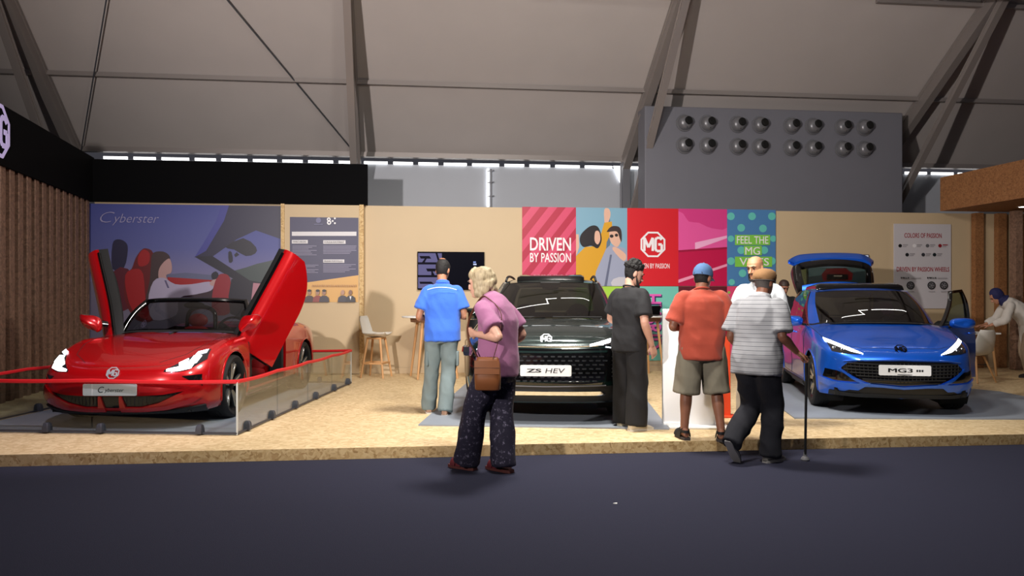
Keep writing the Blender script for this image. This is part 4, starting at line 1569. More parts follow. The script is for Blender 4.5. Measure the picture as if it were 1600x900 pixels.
def at_z(u, v, z=0.1):
    a, b = (u - 800) / F_PX, (HORIZON - v) / F_PX
    t = (z - EYE) / b
    return (SN + a * CS) * t, (CS - a * SN) * t


def P_(rgb, rough=0.45):
    k = 'print %d %d %d' % rgb
    return bpy.data.materials.get(k) or mat(k, rgb, rough)


class Print:
    """a printed board on the wall: flat coloured shapes on one thin panel"""

    def __init__(self, name, label, u0, v0, u1, v1, bg, y=WY - 0.03, thick=0.02, cat='poster', group=None):
        self.y = y
        (x0, z0), (x1, z1) = at_y(u0, v0, y), at_y(u1, v1, y)
        self.z0, self.x0, self.x1, self.z1 = z0, x0, x1, z1
        self.mb, self.mats, self.idx, self.k = MB(), [], [], 0
        self.t = thing(name, label, cat, ((x0 + x1) / 2, y, (z0 + z1) / 2), 0, group)
        self.c = ((x0 + x1) / 2, (z0 + z1) / 2)
        self.mb.box((0, thick / 2, 0), (x1 - x0, thick, z0 - z1))
        self.slot(bg, 6)

    def slot(self, m, n):
        m = P_(m) if isinstance(m, tuple) else m
        if m not in self.mats:
            self.mats.append(m)
        self.idx += [self.mats.index(m)] * n

    def pt(self, u, v):
        x, z = at_y(u, v, self.y)
        return min(max(x, self.x0), self.x1) - self.c[0], min(max(z, self.z1), self.z0) - self.c[1]

    def poly(self, pts, m, soft=0):
        q = [self.pt(*p) for p in pts]
        if soft:
            n = len(q)
            out = []
            for i in range(n):
                a, b, c, d = (Vector(q[(i + k - 1) % n]) for k in range(4))
                for s in range(soft):
                    t = s / soft
                    out.append(0.5 * ((2 * b) + (c - a) * t + (2 * a - 5 * b + 4 * c - d) * t * t + (3 * b - a - 3 * c + d) * t ** 3))
            w, h = (self.x1 - self.x0) / 2, (self.z0 - self.z1) / 2
            q = [(min(max(p[0], -w), w), min(max(p[1], -h), h)) for p in out]
        self.k += 1
        yy = -0.0006 * self.k
        self.mb.add([(p[0], yy, p[1]) for p in q], [tuple(range(len(q)))])
        self.slot(m, 1)

    def clip(self, pts, u0, v0, u1, v1, m):
        q = list(pts)
        for ax, lim, sg in ((0, u0, 1), (0, u1, -1), (1, v0, 1), (1, v1, -1)):
            out = []
            for i in range(len(q)):
                a, b = q[i], q[(i + 1) % len(q)]
                ia, ib = (a[ax] - lim) * sg >= 0, (b[ax] - lim) * sg >= 0
                if ia:
                    out.append(a)
                if ia != ib:
                    t = (lim - a[ax]) / (b[ax] - a[ax])
                    out.append((a[0] + (b[0] - a[0]) * t, a[1] + (b[1] - a[1]) * t))
            q = out
            if len(q) < 3:
                return
        self.poly(q, m)

    def rect(self, u0, v0, u1, v1, m):
        self.poly([(u0, v0), (u1, v0), (u1, v1), (u0, v1)], m)

    def disc(self, u, v, r, m, rv=None):
        rv = rv or r
        self.poly([(u + r * math.cos(a), v + rv * math.sin(a)) for a in (2 * math.pi * k / 20 for k in range(20))], m)

    def done(self, name='panel'):
        me = self.mb.mesh(name)
        for m in self.mats:
            me.materials.append(m)
        if len(me.polygons) == len(self.idx):
            for p, i in zip(me.polygons, self.idx):
                p.material_index = i
        return link(name, me, self.t)

    def text(self, s, u0, v0, u1, v1, m, bold=0.004, shear=0.0, name='lettering', rot=0, depth=0.001):
        lt = text_mb(s, 0.2, bold, depth, shear=shear)
        if rot:
            moved(lt, Rm('Y', math.radians(rot)))
        (x0, z0), (x1, z1) = self.pt(u0, v0), self.pt(u1, v1)
        fit(lt, min(x0, x1), max(x0, x1), min(z0, z1), max(z0, z1), -0.0006 * self.k - 0.003)
        return lt.build(name, P_(m) if isinstance(m, tuple) else m, self.t)


WHT = (236, 230, 232)
GB = 'poster boards on the back wall'
# ---- row of square boards
b = Print('poster_board', 'crimson poster with diagonal pink stripes reading DRIVEN BY PASSION', 816, 323, 900, 447, (172, 24, 60), group=GB)
for k in range(0, 8):
    u = 800 + k * 27
    b.clip([(u - 66, 447), (u - 52, 447), (u + 44, 323), (u + 30, 323)], 816, 323, 900, 447, (204, 66, 102))
b.text('DRIVEN', 828, 371, 892, 392, WHT, .003)
b.text('BY PASSION', 828, 395, 892, 410, WHT, .002)
b.done()
b = Print('poster_board', 'light blue poster showing two young women posing, one in a mustard sweater', 900, 324, 980, 447, (122, 164, 186), group=GB)
YEL, DEN, SKN, HAIR = (206, 152, 30), (150, 156, 178), (214, 170, 148), (28, 22, 26)
b.poly([(952, 332), (946, 348), (944, 376), (936, 380), (938, 392), (948, 400), (956, 372)], (88, 112, 132))
b.poly([(944, 328), (951, 326), (954, 336), (949, 350), (945, 350)], SKN, 3)
b.poly([(944, 348), (956, 346), (957, 360), (948, 378), (944, 420), (938, 447), (900, 447), (900, 400), (914, 386), (934, 384)], YEL)
b.poly([(921, 354), (932, 353), (938, 362), (940, 376), (934, 388), (924, 384), (912, 386), (906, 378), (908, 366)], HAIR, 4)
b.poly([(930, 362), (936, 362), (938, 374), (934, 382), (929, 376)], SKN, 3)
b.poly([(900, 366), (904, 366), (905, 386), (901, 398), (900, 398)], SKN)
b.poly([(936, 447), (938, 418), (934, 440), (930, 447)], (58, 78, 112))
b.poly([(952, 384), (970, 386), (980, 396), (980, 447), (928, 447), (942, 400)], DEN, 2)
b.poly([(952, 362), (960, 357), (968, 362), (970, 376), (964, 386), (954, 378)], SKN, 4)
b.poly([(948, 362), (955, 354), (966, 354), (971, 362), (971, 378), (968, 372), (964, 362), (954, 362)], (52, 38, 36), 3)
b.disc(955.5, 369, 3, (40, 30, 28), 2.6)
b.disc(963, 367.5, 2.6, (40, 30, 28), 2.4)
b.poly([(957, 390), (962, 386), (978, 398), (974, 408)], SKN, 3)
b.poly([(953, 398), (956, 398), (948, 447), (944, 447)], (96, 102, 126))
b.poly([(958, 436), (976, 433), (980, 447), (956, 447)], (190, 188, 196), 2)
b.done()
b = Print('poster_board', 'plain red poster with a white octagonal logo and DRIVEN BY PASSION', 980, 325, 1060, 447, (206, 26, 38), group=GB)
x, z = b.pt(1020, 382)
lg = moved(octagon_logo(.235, .032), Matrix.Translation((x, -.012, z)))
lg.build('logo', P_(WHT), b.t)
b.text('DRIVEN BY PASSION', 994, 411.5, 1046, 419.5, WHT, .001)
b.done()
b = Print('poster_board', 'pink poster of layered magenta walls and a white handrail line', 1060, 326, 1136, 447, (186, 14, 70), group=GB)
b.poly([(1060, 326), (1136, 326), (1136, 388), (1060, 393)], (222, 84, 152))
b.poly([(1060, 330), (1068, 334), (1076, 346), (1092, 348), (1104, 354), (1120, 358), (1136, 356), (1136, 326), (1060, 326)], (206, 58, 128), 2)
b.poly([(1086, 379), (1136, 368), (1136, 372), (1086, 390)], (234, 170, 206))
b.poly([(1060, 391), (1136, 386), (1136, 389), (1060, 394)], (150, 10, 56))
b.poly([(1060, 437), (1136, 412), (1136, 416), (1060, 442)], (232, 150, 180))
b.done()
b = Print('poster_board', 'blue poster with turquoise dots reading FEEL THE MG VIBES on green bars', 1136, 327, 1212, 447, (74, 124, 174), group=GB)
for (u, v, r) in ((1142, 338, 6), (1175, 338, 6), (1206, 338, 6), (1158, 356, 6), (1192, 357, 6), (1142, 373, 5), (1208, 373, 5), (1158, 391, 6), (1194, 391, 6), (1142, 408, 6), (1206, 408, 6), (1160, 427, 6), (1194, 427, 6), (1143, 441, 5), (1206, 440, 5)):
    b.disc(u, v, r, (98, 190, 178))
for (u0, v0, u1, v1) in ((1148, 367, 1203, 383), (1162, 384, 1190, 399), (1148, 401, 1206, 417)):
    b.rect(u0, v0, u1, v1, (126, 196, 74))
b.text('FEEL THE', 1151, 369, 1200, 381, WHT, .001)
b.text('MG', 1164, 386, 1187, 398, WHT, .001)
b.text('VIBES', 1155, 403, 1201, 415, WHT, .001)
b.done()
for (u0, u1, rgb, lab) in ((900, 980, (160, 204, 66), 'lime green lower poster beside the dark car roof pillar'),):
    b = Print('poster_board', lab, u0, 447.5, u1, 563, rgb, group=GB)
    b.done()
b = Print('poster_board', 'turquoise lower poster with HYBRID+ in pink letters turned sideways', 980, 447.5, 1060, 563, (112, 190, 174), group=GB)
b.text('HYBRID', 1009.5, 460.5, 1034.5, 546.5, (52, 40, 90), .008, name='lettering_shadow', rot=90, depth=.001)
b.k += 2
b.text('HYBRID', 1008, 459.5, 1033, 545, (222, 92, 176), .003, rot=90, depth=.001)
b.text('+', 1014, 548, 1026, 558, (222, 92, 176), .003, rot=90, depth=.001)
b.done()
b = Print('poster_board', 'dark red lower poster behind the man in the blue cap', 1060, 447.5, 1136, 563, (92, 22, 34), group=GB)
b.poly([(1060, 480), (1090, 456), (1112, 470), (1136, 500), (1136, 563), (1060, 563)], (150, 22, 46), 2)
b.poly([(1082, 452), (1100, 450), (1106, 462), (1090, 468)], (60, 26, 40), 2)
b.done()
b = Print('poster_board', 'pink lower poster with small green dots beside the open tailgate car', 1136, 447.5, 1212, 563, (214, 70, 112), group=GB)
for (u, v, r) in ((1139, 457, 2.2), (1149, 459, 2.6), (1156, 472, 2.2), (1143, 478, 2.6), (1190, 462, 2.6), (1203, 476, 2.4), (1170, 486, 2.6), (1150, 500, 2.6), (1200, 510, 2.6), (1180, 530, 2.6)):
    b.disc(u, v, r, (140, 190, 80))
b.done()
# ---- navy information board
b = Print('information_poster', 'navy information poster with white headings and a gold strip of portraits', 453, 339, 560, 472, (38, 36, 76), y=WY - .105)
b.poly([(453, 445), (560, 430), (560, 472), (453, 472)], (206, 158, 84))
b.rect(456, 362, 557, 368.5, (206, 204, 208))
for (u0, v0, u1, v1) in ((456, 375, 481, 380.5), (505, 375.5, 540, 381), (505, 405.5, 538, 410.5)):
    b.rect(u0, v0, u1, v1, (210, 208, 212))
for u0, u1, v0, n in ((505, 557, 384, 6), (505, 556, 413, 6), (457, 495, 384, 7), (457, 498, 414, 6)):
    for k in range(n):
        b.rect(u0, v0 + k * 2.3, u1 - random.uniform(0, 12) * (k % 3), v0 + k * 2.3 + .9, (128, 124, 152))
b.disc(498, 344.5, 4.2, (92, 92, 130))
b.rect(491, 350, 505, 351.5, (84, 84, 120))
b.disc(514, 343, 3.0, (226, 226, 230))
b.disc(514, 343, 1.2, (38, 36, 76))
b.disc(514.5, 348, 3.4, (226, 226, 230))
b.disc(514.5, 348, 1.4, (38, 36, 76))
for u, v in ((520, 345.5), (523.5, 341.5), (523.5, 349)):
    b.disc(u, v, 1.5, (226, 226, 230))
for k in range(20):
    b.rect(488 + k * 3.5, 445 + random.uniform(-.3, .3), 490.4 + k * 3.5, 448, (176, 130, 76))
for k, (u, skin_, coat_) in enumerate(((484, (150, 110, 90), (60, 40, 40)), (497, (150, 112, 96), (130, 50, 46)), (507, (146, 108, 92), (50, 44, 56)), (536, (168, 128, 108), (52, 50, 62)), (548, (120, 84, 66), (34, 34, 44)))):
    b.clip([(u - 8, 472), (u - 7, 465), (u - 3, 462), (u + 3, 462), (u + 7, 465), (u + 8, 472)], 453, 339, 560, 472, coat_)
    b.disc(u, 457, 2.9, skin_, 3.9)
    if k < 3:
        b.disc(u, 454.2, 3.2, (34, 26, 26), 2.0)
    if k == 4:
        b.poly([(u - 1.5, 463), (u + 1.5, 463), (u, 469)], (220, 220, 226))
b.text('WHAT WE DO', 458, 376.6, 479, 379.2, (40, 38, 60), .0)
b.text('SCALE & FOOTPRINT', 507, 377, 538, 379.8, (40, 38, 60), .0)
b.text('BRAND PORTFOLIO', 507, 406.8, 536, 409.4, (40, 38, 60), .0)
b.done()
# ---- colour and wheel chart
b = Print('colour_chart_poster', 'pale poster headed COLORS OF PASSION above the open blue car door', 1397, 349.5, 1486, 482, (196, 192, 196))
RED = (150, 30, 44)
b.text('COLORS OF PASSION', 1413, 364, 1471, 372, RED, .002)
b.text('DRIVEN BY PASSION WHEELS', 1401, 417, 1483, 424.5, RED, .002)
for u, v, rgb in ((1406.5, 384, (20, 20, 22)), (1428.5, 384, (224, 222, 224)), (1449, 384, (96, 96, 100)), (1468.5, 384, (140, 24, 36)), (1417, 398, (28, 30, 34)), (1442, 398, (52, 54, 60)), (1459.5, 398, (24, 36, 40))):
    b.disc(u, v, 2.8, rgb)
    b.rect(u + 4, v - 2, u + 12, v - .5, (150, 146, 150) if rgb != (140, 24, 36) else RED)
    b.rect(u + 4, v + .5, u + 10, v + 2, (160, 156, 160))
for u in (1422, 1454.5, 1473.5):
    b.disc(u, 446, 6.3, (28, 28, 30))
    b.disc(u, 446, 4.6, (120, 118, 122))
    b.disc(u, 446, 3.8, (44, 44, 48))
    for a in range(5):
        c_, s_ = math.cos(a * 1.2566), math.sin(a * 1.2566)
        b.poly([(u - .6 * s_, 446 + .6 * c_), (u + .6 * s_, 446 - .6 * c_), (u + 4 * c_ + .6 * s_, 446 + 4 * s_ - .6 * c_), (u + 4 * c_ - .6 * s_, 446 + 4 * s_ + .6 * c_)], (130, 128, 132))
    b.rect(u - 5, 455, u + 5, 456, (166, 162, 166))
b.text('MG3', 1406, 433, 1419, 435.6, (24, 24, 28), .006)
b.rect(1421, 433.6, 1437, 435.4, (168, 164, 168))
b.text('MG3', 1447, 433, 1461, 435.6, (24, 24, 28), .006)
b.rect(1463, 433.6, 1478, 435.4, (168, 164, 168))
b.done()
# ---- big car picture on the left
m = bpy.data.materials.new('dusk sky print')
m.use_nodes = True
nt = m.node_tree
tc = nt.nodes.new('ShaderNodeTexCoord')
sx = nt.nodes.new('ShaderNodeSeparateXYZ')
nt.links.new(tc.outputs['Generated'], sx.inputs[0])
rp = ramp(nt, [(0.2, (126, 116, 140)), (0.5, (128, 122, 152)), (0.75, (84, 90, 150)), (1.0, (62, 70, 140))])
nt.links.new(sx.outputs[2], rp.inputs[0])
nt.links.new(rp.outputs[0], nt.nodes['Principled BSDF'].inputs['Base Color'])
nt.nodes['Principled BSDF'].inputs['Roughness'].default_value = .5
b = Print('car_picture_panel', 'tall blue wall picture of a woman driving an open car, behind the red roadster', 139, 318, 440, 590, m)
VR = (139, 318, 440, 590)
NAV, NAV2, RD, RD2 = (34, 32, 62), (22, 20, 40), (150, 20, 28), (96, 16, 24)
b.rect(139, 520, 440, 590, (40, 24, 34))
b.poly([(139, 440), (200, 438), (300, 428), (440, 440), (440, 530), (139, 530)], (112, 106, 130))
b.poly([(362, 424), (384, 418), (402, 412), (420, 408), (440, 402), (440, 446), (390, 440)], (58, 70, 72))
b.poly([(250, 430), (290, 426), (344, 431), (344, 438), (250, 440)], (92, 96, 128))
b.poly([(346, 318), (440, 318), (440, 374), (400, 360), (370, 374), (332, 401), (304, 402), (318, 382), (338, 346)], NAV)
b.poly([(346, 318), (358, 318), (350, 345), (322, 392), (304, 402), (318, 380), (338, 345)], (60, 62, 140))
b.poly([(304, 401), (332, 400), (390, 438), (440, 448), (440, 462), (372, 440)], NAV2)
b.poly([(352, 386), (380, 372), (400, 386), (399, 396), (384, 400), (366, 390)], NAV2, 2)
b.poly([(357, 394), (362, 394), (364, 408), (358, 410)], NAV2, 2)
b.poly([(366, 398), (370, 394), (374, 398), (368, 402)], NAV2)
b.poly([(262, 433), (338, 438), (338, 450), (262, 446)], RD)
b.poly([(262, 446), (338, 450), (330, 470), (262, 470)], (46, 24, 40))
b.poly([(176, 382), (184, 374), (196, 378), (200, 390), (194, 418), (176, 420)], NAV, 3)
b.poly([(178, 424), (200, 420), (210, 440), (206, 480), (180, 480)], (86, 22, 40), 2)
b.poly([(206, 420), (212, 404), (220, 392), (228, 388), (240, 396), (240, 430), (236, 470), (240, 500), (214, 500), (196, 470), (196, 430)], RD2, 3)
b.poly([(216, 402), (224, 390), (234, 396), (232, 412), (218, 416)], RD, 3)
b.poly([(196, 430), (212, 420), (224, 428), (228, 470), (236, 500), (212, 490), (200, 466)], RD, 3)
b.poly([(238, 398), (246, 393), (258, 394), (266, 402), (262, 412), (254, 424), (250, 444), (240, 462), (228, 470), (234, 440), (236, 416)], (62, 46, 50), 3)
b.poly([(254, 412), (264, 404), (268, 410), (269, 420), (267, 427), (260, 430), (262, 440), (250, 440), (248, 424)], (176, 140, 140), 3)
b.poly([(240, 440), (256, 434), (274, 444), (300, 444), (326, 440), (334, 444), (330, 454), (306, 460), (280, 466), (276, 492), (240, 500), (232, 470)], (164, 156, 184), 3)
b.poly([(257, 438), (260, 438), (265, 450), (262, 450)], (90, 84, 120))
b.poly([(328, 442), (342, 432), (350, 434), (346, 442), (334, 447)], (176, 140, 140), 3)
b.poly([(340, 432), (352, 428), (360, 436), (362, 466), (358, 490), (334, 490), (332, 460)], (136, 22, 40), 3)
b.poly([(362, 436), (390, 440), (396, 448), (390, 490), (360, 490)], NAV2, 2)
b.poly([(396, 442), (440, 446), (440, 476), (392, 476)], (172, 120, 136))
b.poly([(331, 428), (338, 424), (342, 430), (338, 436), (332, 436)], NAV2, 2)
b.text('C', 157, 331, 180, 348, (150, 146, 186), -.004, .35)
b.text('yberster', 176, 334, 249, 353, (150, 146, 186), -.002, .35)
b.done()


# ---- screens
def screen(name, label, u0, v0, u1, v1, shapes, glow):
    (x0, z0), (x1, z1) = at_y(u0, v0, WY - .06), at_y(u1, v1, WY - .06)
    t = thing(name, label, 'television', ((x0 + x1) / 2, WY - .06, (z0 + z1) / 2))
    w, h = (x1 - x0) / 2, (z0 - z1) / 2
    MB().box((0, .03, 0), (2 * w, .06, 2 * h)).build('casing', M_gblack, t, bevel=.006)
    mb, mats, idx = MB(), [], []
    for k, (pts, rgb) in enumerate(shapes):
        mb.add([((p[0] - .5) * 2 * (w - .015), -.001 - .0004 * k, (.5 - p[1]) * 2 * (h - .015)) for p in pts], [tuple(range(len(pts)))])
        mm = bpy.data.materials.get('screen %d %d %d' % rgb) or mat('screen %d %d %d' % rgb, (3, 3, 4), .3, emit=glow, emit_rgb=rgb, spec=.03)
        if mm not in mats:
            mats.append(mm)
        idx.append(mats.index(mm))
    me = mb.mesh('screen')
    for q in mats:
        me.materials.append(q)
    if len(me.polygons) == len(idx):
        for p, i in zip(me.polygons, idx):
            p.material_index = i
    link('screen', me, t)


R4 = lambda a, c, d, e: [(a, c), (d, c), (d, e), (a, e)]
sh = [(R4(0, 0, 1, 1), (8, 8, 18)), (R4(0, .02, .36, .98), (96, 92, 130))]
for v in (.27, .30, .62, .65):
    sh.append((R4(0, v, .36, v + .03), (14, 12, 24)))
for pts in ([(.02, .1), (.17, .1), (.2, .17), (.04, .17)], [(.1, .17), (.13, .17), (.1, .27), (.06, .27)], [(.12, .44), (.26, .44), (.3, .52), (.14, .52)], [(.2, .52), (.22, .52), (.25, .62), (.2, .62)], [(.02, .8), (.2, .8), (.24, .86), (.03, .86)], [(.26, 0), (.29, 0), (.34, .3), (.31, .3)], [(.3, .3), (.32, .3), (.36, .62), (.34, .62)]):
    sh.append((pts, (14, 12, 24)))
sh.append((R4(.84, .24, .88, .28), (130, 150, 210)))
sh.append((R4(.84, .30, .89, .34), (190, 200, 230)))
screen('wall_television', 'black wall television behind the man in the blue polo shirt', 652, 393, 757, 453, sh, 1.2)
sh = [(R4(0, 0, 1, 1), (120, 124, 150)), (R4(0, 0, 1, .35), (196, 198, 214)), ([(0, .7), (1, .5), (1, 1), (0, 1)], (70, 72, 92)),
      ([(.22, .62), (.3, .44), (.62, .42), (.74, .6), (.72, .82), (.24, .84)], (150, 16, 30)), ([(.3, .62), (.66, .62), (.66, .8), (.3, .82)], (30, 10, 16)), (R4(.42, .66, .56, .70), (210, 160, 170))]
screen('wall_television', 'bright wall television showing a red car, seen through the raised tailgate', 1262, 397, 1358, 448, sh, .9)

# ---- stools, tables, chairs
M_wood = mat('pale beech wood', (196, 148, 98), .5, var=.12, scale=6, stretch=(1, 1, .15))
M_shell = mat('white plastic shell', (214, 210, 202), .4)
M_shellb = mat('black plastic shell', (20, 20, 22), .45)
M_brown = mat('brown table underside', (120, 84, 58), .6)


def shell_seat(parent, m, z, w=.23, back=.36, y0=0.0):
    """one-piece bucket seat: seat curving up into the back, facing -Y"""
    prof = [(-.22, .035, .80), (-.20, .012, .88), (-.10, 0, 1.0), (.06, -.005, 1.0), (.15, .02, 1.0), (.20, .09, .98), (.235, .20, .93), (.26, .30, .84), (.27, .36, .66)]
    rows = []
    P = [Vector((0, a, b * back / .36)) for a, b, c in prof]
    Wd = [c for a, b, c in prof]
    P, Wd = smooth_path(P, Wd, 3)
    for p, k in zip(P, Wd):
        row = []
        for j in range(-8, 9):
            s = j / 8
            lift = .06 * abs(s) ** 2.5
            back_k = min(1, max(0, p.z / .1))
            row.append((w * k * s, y0 + p.y - lift * .9 * back_k, z + p.z + lift * (1 - back_k * .9)))
        rows.append(row)
    return MB().slab(rows, lambda p, i, j: p + Vector((0, .006, -.010))).build('seat_shell', m, parent, smooth=True, angle=60)


def stool(label, x, y, rz, m, group=None, seat=.70):
    t = thing('bar_stool', label, 'stool', (x, y, .1), rz, group)
    shell_seat(t, m, seat, .215, .34)
    MB().box((0, -.01, seat - .035), (.26, .26, .03)).build('seat_frame', M_wood, t, bevel=.01)
    for sx in (-1, 1):
        for sy in (-1, 1):
            MB().tube([(sx * .11, sy * .11 - .01, seat - .03), (sx * .20, sy * .20 - .01, 0)], [.021, .015], 10, flat=.8).build('leg', M_wood, t, smooth=True)
    r = .172
    for a, b in (((-r, -r), (r, -r)), ((r, -r), (r, r)), ((r, r), (-r, r)), ((-r, r), (-r, -r))):
        MB().box(((a[0] + b[0]) / 2, (a[1] + b[1]) / 2 - .01, .245), (abs(a[0] - b[0]) + .018, abs(a[1] - b[1]) + .018, .028)).build('foot_rail', M_wood, t)
    return t


def bar_table(label, x, y, r, h, m_top):
    t = thing('bar_table', label, 'table', (x, y, .1))
    MB().lathe([(.001, h - .028), (r - .01, h - .028), (r, h - .02), (r, h - .006), (r - .006, h), (.001, h)], 40).build('table_top', m_top, t, smooth=True)
    MB().lathe([(.001, h - .03), (r * .74, h - .03), (r * .72, h - .1), (.001, h - .1)], 36).build('apron', M_brown, t, smooth=True)
    for k in range(4):
        a = math.pi / 4 + k * math.pi / 2 + .2
        MB().tube([(r * .6 * math.cos(a), r * .6 * math.sin(a), h - .04), (r * .88 * math.cos(a), r * .88 * math.sin(a), 0)], [.026, .017], 10).build('leg', M_wood, t, smooth=True)
    return t


stool('white bar stool on wooden legs by the wall near the glass barrier', -.98, 12.86, math.radians(72), M_shell, 'bar stools')
stool('black bar stool partly hidden behind the grey-haired woman', .80, 12.1, math.radians(15), M_shellb, 'bar stools', .70)
bar_table('round white bar table on wooden legs beside the white stool', .0, 12.75, .54, 1.04, M_whitem)
bar_table('round white bar table behind the young man in black', 3.62, 12.7, .44, 1.04, M_whitem)
t = thing('laptop_computer', 'open black laptop on the bar table behind the young man in black', 'laptop', (3.70, 12.55, 1.145), math.radians(-35))
MB().box((0, 0, .008), (.34, .24, .016)).build('keyboard_base', M_mblack, t, bevel=.004)
MB().box((0, 0, 0), (.32, .012, .17), Matrix.Translation((0, .13, .088)) @ Rm('X', -.30)).build('display', M_gblack, t, bevel=.004)

# white shell chair and tables at the right
def shell_chair(label, x, y, rz):
    t = thing('shell_chair', label, 'chair', (x, y, .1), rz)
    shell_seat(t, M_shell, .44, .235, .40)
    for sx in (-1, 1):
        for sy in (-1, 1):
            MB().tube([(sx * .09, sy * .09, .42), (sx * .21, sy * .21, 0)], [.018, .012], 10).build('leg', M_wood, t, smooth=True)
    for s in (-1, 1):
        MB().tube([(-.13 * s, -.13, .28), (.13 * s, .13, .28)], .006, 6).build('brace_wire', M_mblack, t)
    return t


shell_chair('white shell chair on wooden legs behind the open blue car door', 8.62, 11.1, math.radians(195))


def side_table(label, x, y, w, d, h, rz=0):
    t = thing('work_table', label, 'table', (x, y, .1), rz)
    MB().box((0, 0, h - .015), (w, d, .03)).build('table_top', M_whitem, t, bevel=.006)
    for sx in (-1, 1):
        for sy in (-1, 1):
            MB().tube([(sx * (w / 2 - .10), sy * (d / 2 - .10), h - .03), (sx * (w / 2 - .05), sy * (d / 2 - .05), 0)], [.025, .017], 10).build('leg', M_wood, t, smooth=True)
    return t


side_table('white table under the bending woman in the white coat', 9.05, 12.2, 1.3, .7, .75)
side_table('white table on thick wooden legs cut by the right edge of the photo', 9.86, 10.55, .9, .8, .84, math.radians(8))
t = tag(MB().lathe([(.001, 0), (.10, 0), (.155, .05), (.16, .12), (.13, .20), (.08, .25), (.001, .26)], 20).build('black_bag', M_mblack, smooth=True), 'soft black bag on the white table in front of the bending woman', 'bag')
t.location = (8.80, 12.10, .85)
t.scale = (1.1, .7, .8)
tag(MB().box((9.16, 12.02, .862), (.26, .19, .02)).build('paper_stack', M_whitem, bevel=.004), 'small stack of white papers on the table by the black bag', 'papers')

# white kiosk and orange stand
t = thing('white_kiosk', 'tall glossy white kiosk panel in front of the man in the orange shirt', 'kiosk', (2.66, 7.42, .1), math.radians(-10))
mb = MB()
rings = []
for z, dp in ((0, .06), (.03, .06), (.05, .045), (1.16, .045), (1.20, .04), (1.215, .03)):
    rings.append([(x, y, z) for x, y in ((-.29, -dp), (.29, -dp), (.29, dp), (-.29, dp))])
mb.loft(rings).build('kiosk_panel', M_white, t, bevel=.015)
MB().lathe([(.001, 0), (.17, 0), (.17, .02), (.155, .03), (.15, .9), (.001, .92)], 32, c=(.10, .02, 0)).build('kiosk_column', M_white, t, smooth=True)
MB().box((.06, 0, .01), (.62, .46, .02)).build('base_plate', M_whitem, t, bevel=.005)
t.location.y = 7.52
t = thing('leaflet_stand', 'bright orange red leaflet stand between the capped men', 'stand', (3.22, 8.05, .1), math.radians(-15))
M_or = mat('orange red board', (226, 74, 34), .5)
MB().box((0, 0, .45), (.17, .035, .90), Rm('X', -.05)).build('leaflet_panel', M_or, t, bevel=.006)
MB().box((0, .02, .01), (.26, .2, .02)).build('foot', M_or, t, bevel=.005)

# mats under the cars
def floor_mat(label, pts):
    mb = MB().prism(pts, .1, .114)
    tag(mb.build('floor_mat', M_rug), label, 'mat', 'grey floor mats under the cars')


floor_mat('grey vinyl mat under the dark green car', [(-.16, 7.80), (2.36, 7.30), (3.2, 11.9), (.60, 12.2)])
floor_mat('grey vinyl mat under the blue car', [(3.95, 7.83), (7.6, 7.35), (8.0, 9.8), (6.6, 12.6), (5.3, 12.7)])
A_, B_, C_, D_ = (-1.885, 7.42), (-1.29, 11.90), (-4.15, 12.28), (-4.76, 7.93)
floor_mat('bluish grey mat inside the glass barrier under the red roadster', [(-1.90, 7.45), (-1.36, 11.86), (-4.11, 12.2), (-4.72, 7.95)])

# glass barrier with a red ribbon
M_clear = glass_mat('clear barrier glass', (236, 240, 240), .03)
M_gedge = mat('glass edge', (196, 200, 196), .3)
M_ribbon = mat('red barrier ribbon', (206, 26, 34), .5)
M_clip = mat('grey clamp', (62, 64, 72), .5)
t = thing('glass_barrier', 'low clear glass barrier with a red ribbon around the red roadster', 'barrier')
corners = [A_, B_, C_, D_]
for i in range(4):
    a, b_ = Vector(corners[i] + (0,)), Vector(corners[(i + 1) % 4] + (0,))
    L = (b_ - a).length
    d = (b_ - a) / L
    ang = math.atan2(d.y, d.x)
    M_ = Matrix.Translation(a) @ Rm('Z', ang)
    n = 4 if i % 2 == 0 else 2
    for k in range(n):
        p0, p1 = L * k / n + .006, L * (k + 1) / n - .006
        MB().box(((p0 + p1) / 2, 0, .114 + .25), (p1 - p0, .010, .50), M_).build('glass_panel', M_clear, t)
    pts = [M_ @ Vector((L * k / 24, 0, .62 - .012 * math.sin(math.pi * ((k / 24 * n) % 1)))) for k in range(25)]
    MB().tube(pts, .020, 6, flat=1.0, up=(0, 0, 1)).build('red_ribbon', M_ribbon, t, smooth=True)
    MB().box((L / 2, 0, .122), (L, .02, .016), M_).build('floor_rail', M_clip, t)
    MB().box((0, 0, .36), (.014, .014, .51), M_).build('corner_edge', M_gedge, t)
    spots = {0: (.25, .95, 1.75, 2.6, 3.5, 4.3), 1: (.5, 1.4, 2.3), 2: (.5, 1.6, 2.7, 3.1), 3: (1.0, 1.55, 2.55)}[i]
    for s in spots:
        s = s if i != 2 else s
        mb = MB().loft([[(s + q * .030 * w_, e * .042 * w_, z) for q, e in ((-1, -1), (1, -1), (1, 1), (-1, 1))] for z, w_ in ((.114, 1.0), (.16, .95), (.19, .8), (.205, .5))], M=M_)
        mb.build('clamp', M_clip, t, bevel=.004)

# big octagonal sign on the left fascia
M_lilac = mat('lit lilac sign', (190, 176, 224), .5, emit=.35)
t = thing('fascia_sign', 'pale lilac octagonal logo sign on the black left fascia', 'sign', tuple(LW @ Vector((.046, -.16, 3.52))), math.radians(97))
octagon_logo(.335, .05).build('logo', M_lilac, t)

